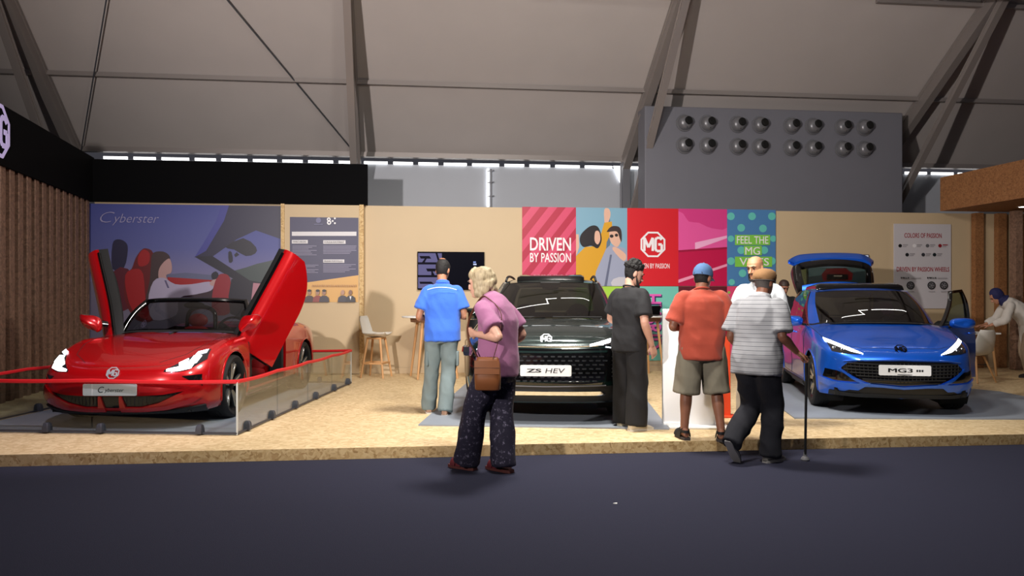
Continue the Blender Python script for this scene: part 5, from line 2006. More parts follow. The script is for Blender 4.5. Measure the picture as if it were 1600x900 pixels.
# ---- line lamps hanging from the roof over the cars
M_led = mat('line lamp diffuser', (255, 252, 246), .4, emit=14)
def line_lamp(label, x, y, z, segs):
    t = thing('line_lamp', label, 'lamp', (x, y, z), 0, 'zigzag line lamps over the cars')
    for (x0, y0), (x1, y1) in segs:
        cx, cy, lx, ly = (x0 + x1) / 2, (y0 + y1) / 2, abs(x1 - x0) + .06, abs(y1 - y0) + .06
        MB().box((cx, cy, .035), (lx, ly, .05)).build('lamp_housing', M_mblack, t)
        MB().box((cx, cy, .002), (lx - .02, ly - .02, .016)).build('lamp_diffuser', M_led, t)
    for (a, b_) in (segs[0][0], segs[-1][1]):
        MB().tube([(a, b_, .05), (a, b_, roof_z(y + b_) - z - .05 if y + b_ > 8 else roof_z(8) + .28 * (8 - y - b_) - z - .05)], .006, 6).build('suspension_wire', M_gunmetal, t)


ZZ = [((-1.5, 0), (-.2, 0)), ((-.2, 0), (-.2, .35)), ((-.2, .35), (.15, .35)), ((.35, .35), (2.1, .35))]
line_lamp('zigzag line lamp hanging over the dark green car', 1.9, 11.7, 6.5, ZZ)
line_lamp('zigzag line lamp hanging over the blue car', 7.6, 11.2, 6.5, ZZ)

t = thing('canopy_downlight', 'small bright downlight under the brown canopy at the right edge', 'lamp', (10.69, 12.55, 3.12))
MB().lathe([(.001, -.004), (.07, -.004), (.085, -.012), (.09, 0), (.001, 0)], 24).build('lamp_ring', M_chrome, t, smooth=True)
MB().lathe([(.001, -.012), (.055, -.010), (.060, -.004), (.001, -.003)], 20).build('lamp_disc', M_led, t, smooth=True)
gx_, gy_ = at_z(961, 787, 0)
tag(MB().loft([[(gx_ - .016, gy_ - .006, .001), (gx_ + .012, gy_ - .008, .001), (gx_ + .018, gy_ + .005, .001), (gx_ - .010, gy_ + .009, .001)], [(gx_ - .014, gy_ - .005, .005), (gx_ + .011, gy_ - .006, .003), (gx_ + .016, gy_ + .004, .007), (gx_ - .009, gy_ + .007, .004)]]).build('paper_scrap', M_whitem), 'tiny pale paper scrap lying alone on the dark carpet in the aisle', 'litter')


# ---------------------------------------------------------------- people: tools
def se(n, w, f, b, p=2.3):
    """rounded outline: half width w, front f, back b"""
    out = []
    for k in range(n):
        a = 2 * math.pi * k / n
        c, s = math.cos(a), math.sin(a)
        x = w * math.copysign(abs(c) ** (2 / p), c)
        d = f if s > 0 else b
        out.append((x, d * math.copysign(abs(s) ** (2 / p), s)))
    return out


def spine_loft(st, n=28, p=2.4):
    """st: list of (centre, half width, front, back, lateral direction, lean direction); rings across the spine"""
    rings = []
    C = [Vector(s[0]) for s in st]
    for i, s in enumerate(st):
        T = (C[min(i + 1, len(C) - 1)] - C[max(i - 1, 0)]).normalized()
        X = Vector(s[4] if len(s) > 4 and s[4] else (1, 0, 0))
        X = (X - T * X.dot(T)).normalized()
        Fv = T.cross(X)
        rings.append([C[i] + X * x + Fv * y for x, y in se(n, s[1], s[2], s[3], p)])
    return MB().loft(rings)


def fuse(mb, name, m, parent, voxel=.012, smooth=4, wr=0.0, wscale=(9, 9, 5), seed=0, mats=None, fn=None, keep=None):
    """melt overlapping closed shapes into one continuous surface"""
    o = bpy.data.objects.new('melt', mb.mesh('melt'))
    COL.objects.link(o)
    r = o.modifiers.new('r', 'REMESH')
    r.mode = 'VOXEL'
    r.voxel_size = voxel
    if smooth:
        s = o.modifiers.new('s', 'SMOOTH')
        s.factor = .5
        s.iterations = smooth
    bpy.context.view_layer.update()
    me = bpy.data.meshes.new_from_object(o.evaluated_get(bpy.context.evaluated_depsgraph_get()))
    old = o.data
    bpy.data.objects.remove(o)
    bpy.data.meshes.remove(old)
    if wr or fn:
        N = len(me.vertices)
        co = np.empty(N * 3)
        no = np.empty(N * 3)
        me.vertices.foreach_get('co', co)
        me.vertex_normals.foreach_get('vector', no)
        co, no = co.reshape(-1, 3), no.reshape(-1, 3)
        off = Vector((seed * 3.7, seed * 1.3, seed * 2.1))
        for i in range(N):
            p = co[i]
            if fn:
                d = fn(p, no[i])
            else:
                q = Vector((p[0] * wscale[0] + p[2] * 2.5, p[1] * wscale[1], p[2] * wscale[2])) + off
                a = noise.noise(q)
                d = wr * (1.0 - 2.2 * abs(a)) + wr * .45 * noise.noise(q * 2.3)
            co[i] = p + no[i] * d
        me.vertices.foreach_set('co', co.reshape(-1))
        me.update()
    me.name = name
    me.materials.clear()
    me.materials.append(m)
    me.shade_smooth()
    return link(name, me, parent)


def add_hand(mb, wrist, d, pn, side, curl=.35, k=1.0, spread=.0, thumb=.6):
    """palm, four fingers and a thumb; d points along the hand, pn out of the palm, side +1 puts the thumb towards d x pn"""
    d = Vector(d).normalized()
    pn = Vector(pn)
    pn = (pn - d * pn.dot(d)).normalized()
    s = d.cross(pn) * side
    w = Vector(wrist)
    rings = []
    for t, hw, th in ((-.015, .026, .021), (.02, .030, .017), (.05, .039, .016), (.085, .041, .014), (.096, .036, .010)):
        rings.append([w + d * t * k + s * x * k + pn * y * k for x, y in se(14, hw, th, th, 2.6)])
    mb.loft(rings)
    for j, (L, off) in enumerate(((.072, .029), (.080, .010), (.074, -.010), (.058, -.029))):
        p = w + d * .085 * k + s * off * k
        a = curl * (.7 + .12 * j)
        pts = [p - d * .012]
        ang = a * .5
        dirn = d + s * off * spread
        for q, f in enumerate((.42, .32, .26)):
            v = (dirn.normalized() * math.cos(ang) + pn * math.sin(ang))
            p = p + v * L * f * k
            pts.append(p)
            ang += a * 1.25
        mb.tube(pts, [.0095 * k, .009 * k, .008 * k, .0062 * k], 8)
    p = w + d * .025 * k + s * .028 * k + pn * .006 * k
    v = (d * .75 + s * thumb + pn * .35).normalized()
    v2 = (d * .95 + s * .1 + pn * .5).normalized()
    mb.tube([p - v * .01, p + v * .034 * k, p + v * .034 * k + v2 * .030 * k, p + v * .034 * k + v2 * .050 * k], [.014 * k, .0115 * k, .0095 * k, .007 * k], 8)


HEAD_R = [(-.118, .020, .074, -.030), (-.108, .036, .088, -.005), (-.085, .050, .094, .030), (-.058, .060, .095, .060), (-.030, .066, .096, .080), (.0, .070, .090, .091), (.028, .0735, .096, .097), (.062, .073, .088, .099), (.092, .062, .066, .086), (.112, .044, .040, .062), (.124, .018, .012, .028)]


def head_matrix(c, yaw=0, pitch=0, roll=0, k=1.0):
    return Matrix.Translation(c) @ Rm('Z', yaw) @ Rm('X', -pitch) @ Rm('Y', roll) @ Matrix.Scale(k, 4)


def add_head(mb, M, nose=1.0, jaw=1.0):
    rings = []
    for z, w, f, b in HEAD_R:
        kw = jaw if z < -.05 else 1
        rings.append([M @ Vector((x, y, z)) for x, y in se(24, w * kw, f, b if z > -.1 else max(b, .005), 2.2)])
    mb.loft(rings)
    mb.tube([M @ Vector(p) for p in ((0, .092, .018), (0, .104, -.008), (0, .118 * nose ** .3, -.030), (0, .100, -.042))], [.008, .011, .0145, .010], 8)
    for s in (1, -1):
        mb.sphere((0, 0, 0), (.012, .021, .034), 10, 8, M @ Matrix.Translation((s * .073, -.012, -.005)) @ Rm('Z', -s * .35))
        mb.sphere((0, 0, 0), (.009, .012, .008), 8, 6, M @ Matrix.Translation((s * .012, .104, -.034)))
    mb.sphere((0, 0, 0), (.027, .011, .010), 10, 6, M @ Matrix.Translation((0, .090, -.062)))
    mb.sphere((0, 0, 0), (.022, .012, .014), 10, 6, M @ Matrix.Translation((0, .083, -.098)))
    mb.tube([M @ Vector(p) for p in ((-.05, .076, .026), (-.02, .096, .030), (.02, .096, .030), (.05, .076, .026))], .009, 8)


def face_parts(t, M, m_brow, m_eye, beard=None, m_lip=None):
    for s in (1, -1):
        e = MB().sphere((0, 0, 0), (.013, .006, .0065), 12, 8, M @ Matrix.Translation((s * .031, .090, .008)))
        e.build('eye', m_eye, t, smooth=True)
        MB().tube([M @ Vector(p) for p in ((s * .014, .1015, .026), (s * .032, .1015, .032), (s * .052, .087, .026))], [.005, .0055, .003], 8).build('eyebrow', m_brow, t, smooth=True)
    if m_lip:
        MB().sphere((0, 0, 0), (.022, .008, .006), 12, 6, M @ Matrix.Translation((0, .0955, -.060))).build('lips', m_lip, t, smooth=True)


def shoe(t, ankle, d, m, m_sole, L=.27, up=(0, 0, 1), name='shoe', h=.085, low=0.0):
    """closed shoe on its sole; d is the toe direction"""
    d, up = Vector(d).normalized(), Vector(up).normalized()
    s = d.cross(up).normalized()
    up = s.cross(d)
    a = Vector(ankle)
    rings = []
    for y, w, z1 in ((-.085, .022, .04), (-.075, .032, h * .95), (-.03, .037, h + .012), (.02, .038, h), (.07, .042, h * .72), (.12, .046, .052), (.16, .040, .040), (.185, .022, .026)):
        k = L / .27
        rings.append([a + d * y * k + s * x + up * (z - .0) for x, z in ((w * c, max(.012, z1 * (.5 + .5 * sn))) for c, sn in ((math.cos(q), math.sin(q)) for q in (2 * math.pi * i / 16 for i in range(16))))])
    o = MB().loft(rings).build(name, m, t, smooth=True, angle=70)
    rings = []
    for z in (0, .022):
        rings.append([a + d * y * L / .27 + s * x + up * z for x, y in ((.026, -.085), (.038, -.06), (.036, .0), (.046, .08), (.046, .14), (.030, .185), (-.022, .19), (-.042, .14), (-.042, .08), (-.036, 0), (-.038, -.06), (-.026, -.085))])
    MB().loft(rings).build('sole', m_sole, o, smooth=True, angle=40)
    return o


def bare_foot(mb, ankle, d, L=.24):
    d = Vector(d).normalized()
    up = Vector((0, 0, 1))
    s = d.cross(up)
    a = Vector(ankle)
    rings = []
    for y, w, z1 in ((-.07, .020, .045), (-.055, .032, .075), (-.01, .036, .095), (.05, .038, .07), (.10, .043, .046), (.14, .042, .034)):
        rings.append([a + d * y + s * x + up * z for x, z in ((w * math.cos(q), .012 + z1 * (.5 + .5 * math.sin(q))) for q in (2 * math.pi * i / 14 for i in range(14)))])
    mb.loft(rings)
    for j, (o, L_) in enumerate(((.028, .05), (.010, .046), (-.006, .040), (-.020, .034), (-.032, .026))):
        p = a + d * .13 + s * o + up * .024
        mb.tube([p, p + d * L_ * .6 + up * .002, p + d * L_ - up * .004], [.012, .010, .007] if j == 0 else [.0085, .0075, .006], 8)


def sandal(t, ankle, d, m, m_sole, straps=((.11, .046), (.055, .060)), back=True):
    d = Vector(d).normalized()
    up = Vector((0, 0, 1))
    s = d.cross(up)
    a = Vector(ankle)
    rings = []
    for z in (-.008, .016):
        rings.append([a + d * y + s * x + up * z for x, y in ((.028, -.085), (.042, -.05), (.040, .0), (.050, .08), (.050, .14), (.034, .185), (-.026, .19), (-.046, .14), (-.046, .08), (-.040, 0), (-.042, -.05), (-.028, -.085))])
    o = MB().loft(rings).build('sandal', m_sole, t, smooth=True, angle=40)
    for y, h in straps:
        pts = [a + d * (y + .0 * i) + s * (.050 * math.cos(q)) + up * (.014 + (h + .012) * math.sin(q)) for i, q in enumerate(math.pi * k / 10 for k in range(11))]
        mb = MB()
        rows = [[p + d * w_ for p in pts] for w_ in (-.024, .024)]
        mb.slab(rows, lambda p, i, j: p + (p - (a + d * y)).normalized() * .005)
        mb.build('strap', m, o, smooth=True)
    if back:
        pts = [a + d * (.02 - .10 * math.sin(q)) + s * .045 * math.cos(q) + up * .07 for q in (math.pi * k / 10 for k in range(11))]
        MB().slab([[p + up * w_ for p in pts] for w_ in (-.012, .012)], lambda p, i, j: p * 1.0 + (p - a).normalized() * .004).build('strap', m, o, smooth=True)
    return o


def person(label, x, y, z, rz, group=None):
    return thing('person', label, 'person', (x, y, z), rz)


def limb(mb, pts, r, n=14, sm=4):
    mb.tube(pts, list(r), n, smooth=sm)


def skin_body(t, m, J, headM, hands, jaw=1.0, legs=True, feet=None, arm=1.0, voxel=.0055, nose=1.0, kleg=1.0, neck=1.0):
    """one continuous body from head to feet"""
    mb = MB()
    add_head(mb, headM, nose, jaw)
    nb = Vector(J['neck'])
    hc = headM @ Vector((0, -.022, -.06))
    limb(mb, [nb + (nb - hc) * .25, nb, (nb + hc) / 2, hc], [.068 * neck, .060 * neck, .054 * neck, .052 * neck])
    sp = [Vector(p) for p in J['spine']]
    spine_loft([(sp[0], .13, .08, .09), (sp[1], .125, .085, .085), (sp[2], .145, .09, .10), (sp[3], .12, .06, .08), (nb, .055, .05, .055)]) and mb.add(*(lambda q: (q.v, q.f))(spine_loft([(sp[0], .13, .08, .09), (sp[1], .125, .085, .085), (sp[2], .145, .09, .10), (sp[3], .12, .06, .08), (nb, .055, .05, .055)])))
    for s in ('L', 'R'):
        S_, E, Wr = (Vector(J[q + s]) for q in ('sh', 'el', 'wr'))
        limb(mb, [S_, S_.lerp(E, .5), E, E.lerp(Wr, .3), E.lerp(Wr, .75), Wr], [.052 * arm, .046 * arm, .038 * arm, .041 * arm, .030 * arm, .025 * arm])
        mb.sphere(E, .040 * arm, 12, 8)
        if s in hands:
            d, pn, side, curl = hands[s][:4]
            add_hand(mb, Wr, d, pn, side, curl, 1.0, thumb=hands[s][4] if len(hands[s]) > 4 else .6)
        if legs:
            H, K, A = (Vector(J[q + s]) for q in ('hip', 'kn', 'an'))
            limb(mb, [H, H.lerp(K, .5), K, K.lerp(A, .3), K.lerp(A, .75), A], [.082 * kleg, .070 * kleg, .054 * kleg, .056 * kleg, .040 * kleg, .037 * kleg])
            if feet:
                bare_foot(mb, (A.x, A.y, A.z - .075), feet[s])
    return fuse(mb, 'body', m, t, voxel, 2)


def top_garment(t, name, m, J, st, sleeve, r=(.075, .072, .074), voxel=.011, wr=.006, seed=1, smooth=4, wscale=(8, 8, 4.5), extra=None):
    """shirt: torso through stations st plus two sleeves down to fraction sleeve of the arm"""
    mb = spine_loft(st)
    for s in ('L', 'R'):
        S_, E, Wr = (Vector(J[q + s]) for q in ('sh', 'el', 'wr'))
        inn = Vector(((-.075 if s == 'R' else .075), 0, .018))
        if sleeve <= 1:
            pts = [S_ + inn, S_, S_.lerp(E, sleeve * .5), S_.lerp(E, sleeve)]
            rr = [.052, r[0] * .80, r[1] * .92, r[2] * .95]
        else:
            f = sleeve - 1
            pts = [S_ + inn, S_, S_.lerp(E, .5), E, E.lerp(Wr, f * .5), E.lerp(Wr, f)]
            rr = [.052, r[0] * .80, r[1] * .92, r[1] * .88, r[2] * .95, r[2] * .8]
        limb(mb, pts, rr, 18, 4)
    if extra:
        extra(mb)
    return fuse(mb, name, m, t, voxel, smooth, wr, wscale, seed)


def trousers(t, name, m, J, st, r, end=1.0, voxel=.011, wr=.006, seed=2, wscale=(8, 8, 4), hemz=None):
    """legs r: hip, mid thigh, knee, mid calf, hem radii; end 1 = to the ankle, <1 to that fraction of hip-knee-ankle"""
    mb = spine_loft(st)
    for s in ('L', 'R'):
        H, K, A = (Vector(J[q + s]) for q in ('hip', 'kn', 'an'))
        if end >= 1:
            A = A + (A - K).normalized() * .035
            pts = [H, H.lerp(K, .5), K, K.lerp(A, .5), A]
            rr = list(r)
        else:
            e = H.lerp(K, end * 2) if end <= .5 else K.lerp(A, end * 2 - 1)
            pts = [H, H.lerp(K, .45), H.lerp(K, .9) if end > .45 else H.lerp(K, end), e]
            rr = list(r)[:4]
        limb(mb, pts, rr, 18, 4)
    return fuse(mb, name, m, t, voxel, 3, wr, wscale, seed)


def skin_mat(name, rgb, rough=.5):
    return mat(name, rgb, rough, var=.06, scale=22)


def band_mat(name, base, line, pitch, width, rough=.85):
    m = bpy.data.materials.new(name)
    m.use_nodes = True
    nt = m.node_tree
    b = nt.nodes['Principled BSDF']
    b.inputs['Roughness'].default_value = rough
    tc = nt.nodes.new('ShaderNodeTexCoord')
    sx = nt.nodes.new('ShaderNodeSeparateXYZ')
    nt.links.new(tc.outputs['Object'], sx.inputs[0])
    md = nt.nodes.new('ShaderNodeMath')
    md.operation = 'MULTIPLY'
    md.inputs[1].default_value = 1 / pitch
    nt.links.new(sx.outputs[2], md.inputs[0])
    fr = nt.nodes.new('ShaderNodeMath')
    fr.operation = 'FRACT'
    nt.links.new(md.outputs[0], fr.inputs[0])
    r = ramp(nt, [(0, line), (width, base), (.5, base), (.5 + width * .5, tuple(int(v * .93) for v in base)), (.5 + width, base)], 'CONSTANT')
    nt.links.new(fr.outputs[0], r.inputs[0])
    nt.links.new(r.outputs[0], b.inputs['Base Color'])
    return m


def speck_mat(name, base, spot, scale, lo, hi):
    m = bpy.data.materials.new(name)
    m.use_nodes = True
    nt = m.node_tree
    b = nt.nodes['Principled BSDF']
    b.inputs['Roughness'].default_value = .85
    tc = nt.nodes.new('ShaderNodeTexCoord')
    n = nt.nodes.new('ShaderNodeTexNoise')
    n.inputs['Scale'].default_value = scale
    n.inputs['Detail'].default_value = 6
    n.inputs['Roughness'].default_value = .75
    nt.links.new(tc.outputs['Object'], n.inputs['Vector'])
    r = ramp(nt, [(lo, base), (hi, spot)])
    nt.links.new(n.outputs[0], r.inputs[0])
    nt.links.new(r.outputs[0], b.inputs['Base Color'])
    return m


M_sk1 = skin_mat('olive skin', (172, 120, 92))
M_sk2 = skin_mat('fair skin', (206, 158, 136))
M_sk3 = skin_mat('tanned skin', (142, 94, 72))
M_hair = mat('black hair', (18, 15, 15), .75, var=.3, scale=80, bump=.4)
M_hairg = mat('ash blond hair', (160, 144, 114), .6, var=.35, scale=90, bump=.5, stretch=(1, 1, .22))
M_hairs = mat('grey stubble hair', (96, 90, 86), .7, var=.25, scale=90)
M_eye = mat('dark eye', (26, 18, 16), .2)
M_lip = mat('lip', (150, 92, 82), .5)


def pose(h=1.75, lean=0.0, **kw):
    """default standing joints, facing +Y; lean pushes the upper body forward"""
    k = h / 1.75
    J = {'spine': [(0, 0, .95), (0, .0, 1.08), (0, lean * .45, 1.26), (0, lean * .8, 1.42)], 'neck': (0, lean * .95 - .01, 1.475), 'head': (0, lean * 1.15 + .03, 1.63)}
    for s, x in (('L', -1), ('R', 1)):
        J['sh' + s] = (x * .172, lean * .85 - .01, 1.395)
        J['el' + s] = (x * .225, lean * .7 - .03, 1.12)
        J['wr' + s] = (x * .245, lean * .6 + .05, .88)
        J['hip' + s] = (x * .092, 0, .91)
        J['kn' + s] = (x * .10, .015, .50)
        J['an' + s] = (x * .105, -.02, .085)
    out = {}
    for q, v in J.items():
        out[q] = [tuple(c * k for c in p) for p in v] if q == 'spine' else tuple(c * k for c in v)
    out.update(kw)
    return out


def tee_stations(J, hem, w, belly=.0, k=1.0, sh=.185, hemw=None):
    """torso stations from the hem to the neck opening"""
    sp = [Vector(p) for p in J['spine']]
    nb = Vector(J['neck'])
    base = sp[0] + (sp[0] - sp[1]) * ((sp[0].z - hem) / max(sp[1].z - sp[0].z, .01))
    hw = hemw or w
    return [(base, hw, .135 * k + belly * .6, .148 * k), (sp[0], hw * .99, .130 * k + belly, .148 * k), (sp[1], w * .97, .125 * k + belly, .125 * k), (sp[2], w, .13 * k + belly * .4, .14 * k), (sp[2].lerp(sp[3], .6), w * .98, .115 * k, .135 * k), (sp[3].lerp(sp[2], .12), sh * .93, .092 * k, .118 * k), (sp[3].lerp(nb, .25), sh * .76, .080, .10), (sp[3].lerp(nb, .65), .112, .066, .085), (nb + (nb - sp[3]) * .15, .068, .058, .066)]


def neck_ring(t, name, m, c, r, tilt=.25, th=.010, h=1.0):
    pts = [Vector(c) + Vector((r * math.cos(a), r * .92 * math.sin(a), -.02 * math.sin(a))) for a in (2 * math.pi * q / 24 for q in range(25))]
    return MB().tube(pts, th, 8, False, flat=h, up=(0, 0, 1)).build(name, m, t, smooth=True)


def hair_cap(t, M, m, name='hair', lo=-.02, puff=.012, front=.055, wr=.0, seed=3, wscale=(60, 60, 60), nape=-.075):
    """hair hugging the skull, open at the face"""
    mb = MB()
    rings = []
    for z, w, f, b in HEAD_R:
        if z < nape:
            continue
        fr = -.01 if z < lo else (.02 if z < front else f + puff * .7)
        k = 0 if z > lo else 1
        rings.append([M @ Vector((x, y, z + (puff if z > .1 else 0))) for x, y in se(24, w + puff * (1 if z > -.03 else .4), fr, b + puff, 2.2)])
    mb.loft(rings)
    return fuse(mb, name, m, t, .007, 2, wr, wscale, seed)


# ---------------------------------------------------------------- people
def man_in_blue():
    x, y = .10, 8.57
    t = person('man seen from behind in a bright blue polo shirt and grey trousers', x, y, .1, math.radians(-4))
    J = pose(1.77, .03, elL=(-.265, -.02, 1.12), wrL=(-.18, .21, 1.08), elR=(.255, .0, 1.13), wrR=(.16, .23, 1.12), knL=(-.13, .06, .50), anL=(-.165, .11, .085), knR=(.07, .02, .50), anR=(.04, -.10, .085))
    hm = head_matrix(J['head'], math.radians(-18), math.radians(14))
    skin_body(t, M_sk1, J, hm, {'L': ((.6, .8, .0), (.5, -.4, .6), 1, .6), 'R': ((-.6, .8, .05), (-.5, -.4, .6), -1, .6)})
    m = mat('bright blue polo cotton', (52, 104, 206), .85, var=.05, scale=60, bump=.15, sheen=.2)
    st = tee_stations(J, .84, .205, .03)
    top_garment(t, 'polo_shirt', m, J, st, .72, (.080, .084, .092), wr=.008, seed=4)
    neck_ring(t, 'collar', m, Vector(J['neck']) + Vector((0, .005, .012)), .068, th=.014, h=1.7)
    mw = mat('white piping', (214, 222, 236), .8)
    MB().tube([(-.165, -.100, 1.425), (-.09, -.128, 1.445), (0, -.134, 1.452), (.09, -.128, 1.445), (.165, -.100, 1.425)], .004, 6, smooth=4).build('piping', mw, t)
    mt = mat('grey cargo trousers', (112, 126, 128), .9, var=.08, scale=12, bump=.2)
    sp = J['spine']
    trousers(t, 'trousers', mt, J, [((0, 0, 1.0), .165, .11, .12), ((0, 0, .92), .175, .115, .135), ((0, 0, .82), .165, .10, .12)], (.098, .092, .080, .082, .083), wr=.010, seed=6)
    for s in (1, -1):
        MB().box((0, 0, 0), (.03, .13, .17), Matrix.Translation((s * .172, .01, .64))).build('cargo_pocket', mt, t, bevel=.012)
    ms, ml = mat('tan canvas shoe', (150, 118, 98), .8), mat('pale rubber sole', (206, 200, 192), .7)
    shoe(t, (-.165, .11, .0), (-.12, 1, 0), ms, ml)
    shoe(t, (.04, -.10, .0), (.15, 1, 0), ms, ml)
    hair_cap(t, hm, M_hair, lo=-.03, puff=.006, front=.02, nape=-.07, wr=.002, wscale=(90, 90, 90))
    MB().sphere((0, 0, 0), (.040, .042, .012), 16, 8, hm @ Matrix.Translation((0, -.035, .124))).build('bald_spot', M_sk1, t, smooth=True)
    return t


def woman_in_lilac():
    x, y = .485, 6.06
    t = person('stooped grey-haired woman in a lilac T-shirt and dark patterned trousers walking left', x, y, 0.0, math.radians(48))
    J = {'spine': [(0, -.05, .92), (0, -.06, 1.05), (0, -.05, 1.22), (0, .0, 1.37)], 'neck': (0, .05, 1.43), 'head': (0, .13, 1.545),
         'shL': (-.15, .0, 1.34), 'elL': (-.205, -.20, 1.12), 'wrL': (-.185, .04, 1.135), 'shR': (.15, -.01, 1.345), 'elR': (.245, -.11, 1.12), 'wrR': (.21, .07, .98),
         'hipL': (-.085, -.04, .88), 'knL': (-.075, .14, .48), 'anL': (-.045, .24, .09), 'hipR': (.085, -.04, .88), 'knR': (.08, -.02, .47), 'anR': (.065, -.06, .09)}
    hm = head_matrix(J['head'], math.radians(22), math.radians(8), 0, .97)
    skin_body(t, M_sk2, J, hm, {'L': ((.25, .95, .15), (.6, -.1, .1), 1, 1.15), 'R': ((-.3, .8, -.5), (-.6, -.2, .2), -1, .5)}, arm=.98, feet={'L': (0, 1, 0), 'R': (.1, 1, 0)}, kleg=.9, nose=.6)
    m = mat('lilac cotton', (152, 96, 132), .9, var=.05, scale=50, bump=.12, sheen=.15)
    st = tee_stations(J, .80, .172, .03, 1.0, .155, .188)
    top_garment(t, 't_shirt', m, J, st, .74, (.076, .082, .090), wr=.006, seed=9)
    mp = speck_mat('dark patterned viscose', (24, 20, 42), (150, 144, 170), 34, .56, .72)
    trousers(t, 'trousers', mp, J, [((0, -.05, .95), .155, .11, .12), ((0, -.05, .87), .172, .12, .135), ((0, -.03, .76), .165, .11, .12)], (.104, .106, .098, .102, .106), wr=.009, seed=12, wscale=(9, 9, 2.5))
    mS, mB = mat('burgundy sandal leather', (92, 22, 30), .5), mat('brown sandal sole', (88, 40, 36), .7)
    for q in ('L', 'R'):
        A = J['an' + q]
        sandal(t, (A[0], A[1], .012), (0 if q == 'L' else .1, 1, 0), mS, mB, ((.12, .046), (.06, .064)), back=False)
    # wavy bob
    mb = MB()
    random.seed(21)
    mb.sphere((0, 0, 0), (.096, .104, .096), 20, 12, hm @ Matrix.Translation((0, -.022, .045)))
    for k in range(60):
        a = random.uniform(math.radians(150), math.radians(390)) if k % 5 else random.uniform(math.radians(60), math.radians(120))
        z = random.uniform(-.10, .10) if k % 5 else random.uniform(.07, .11)
        rr = .085 if z > -.05 else .082
        rr *= math.sqrt(max(.15, 1 - max(0, z - .02) ** 2 / .014))
        p = (rr * math.cos(a), -.018 + rr * 1.1 * math.sin(a), z)
        mb.sphere((0, 0, 0), (random.uniform(.022, .034), random.uniform(.022, .034), random.uniform(.028, .046)), 10, 7, hm @ Matrix.Translation(p))
    for s_ in (1, -1):
        for z in (-.06, -.01, .04):
            mb.sphere((0, 0, 0), (.030, .050, .045), 12, 8, hm @ Matrix.Translation((s_ * .078, -.02, z)))
    fuse(mb, 'hair', M_hairg, t, .007, 6, .004, (30, 30, 9), 5)
    face_parts(t, hm, M_hairs, M_eye, m_lip=M_lip)
    # handbag with strap
    cth, sth = math.cos(math.radians(48)), math.sin(math.radians(48))
    W = lambda p: (x + p[0] * cth - p[1] * sth, y + p[0] * sth + p[1] * cth, p[2])
    bp = W((-.225, -.115, .85))
    g = thing('handbag', 'brown leather handbag hanging at the hip of the woman in lilac', 'handbag', bp, math.radians(-12))
    ML, MLd = mat('brown leather', (128, 76, 40), .45, var=.08, scale=20), mat('dark brown leather', (84, 46, 26), .5)
    rings = []
    for z, w, d in ((-.15, .085, .030), (-.14, .100, .042), (-.05, .104, .048), (.06, .098, .042), (.10, .086, .030), (.11, .078, .022)):
        rings.append([(a, b, z) for a, b in se(20, w, d, d, 3.2)])
    MB().loft(rings).build('bag_body', ML, g, smooth=True, angle=60)
    MB().slab([[(q, -.050 - .004 * math.cos(q * 14), z) for q in frange(-.098, .098, 10)] for z in (.085, .02, -.02)], lambda p, i, j: p + Vector((0, .006, 0))).build('flap', ML, g, smooth=True)
    MB().tube([(-.098, -.052, .03), (.098, -.052, .03)], .003, 6).build('seam', MLd, g)
    inv = Matrix.Translation(bp) @ Rm('Z', math.radians(-12))
    inv = inv.inverted()
    pth = [inv @ Vector(W(p)) for p in ((-.23, -.02, .95), (-.20, .10, 1.10), (-.16, .12, 1.26), (-.115, .04, 1.42), (-.105, -.03, 1.415), (-.13, -.175, 1.30), (-.185, -.19, 1.10), (-.225, -.17, .95))]
    P2_, R2_ = smooth_path(pth, .010, 6)
    MB().tube(P2_, .010, 6, flat=.35).build('shoulder_strap', MLd, g, smooth=True)
    # folded silver umbrella held upright in the front hand
    hp = W((-.170, .135, 1.13))
    g = thing('folded_umbrella', 'slim folded umbrella with a shiny clasp in the hand of the woman in lilac', 'umbrella', hp, 0)
    MS = mat('silver umbrella cloth', (150, 128, 96), .45, .2)
    MB().lathe([(.001, -.34), (.012, -.34), (.022, -.30), (.026, -.16), (.020, -.05), (.010, -.04), (.009, .17), (.001, .175)], 14).build('umbrella_body', MS, g, smooth=True)
    MB().lathe([(.012, -.08), (.040, -.10), (.046, -.14), (.036, -.17), (.014, -.18)], 10).build('clasp', M_chrome, g)
    return t


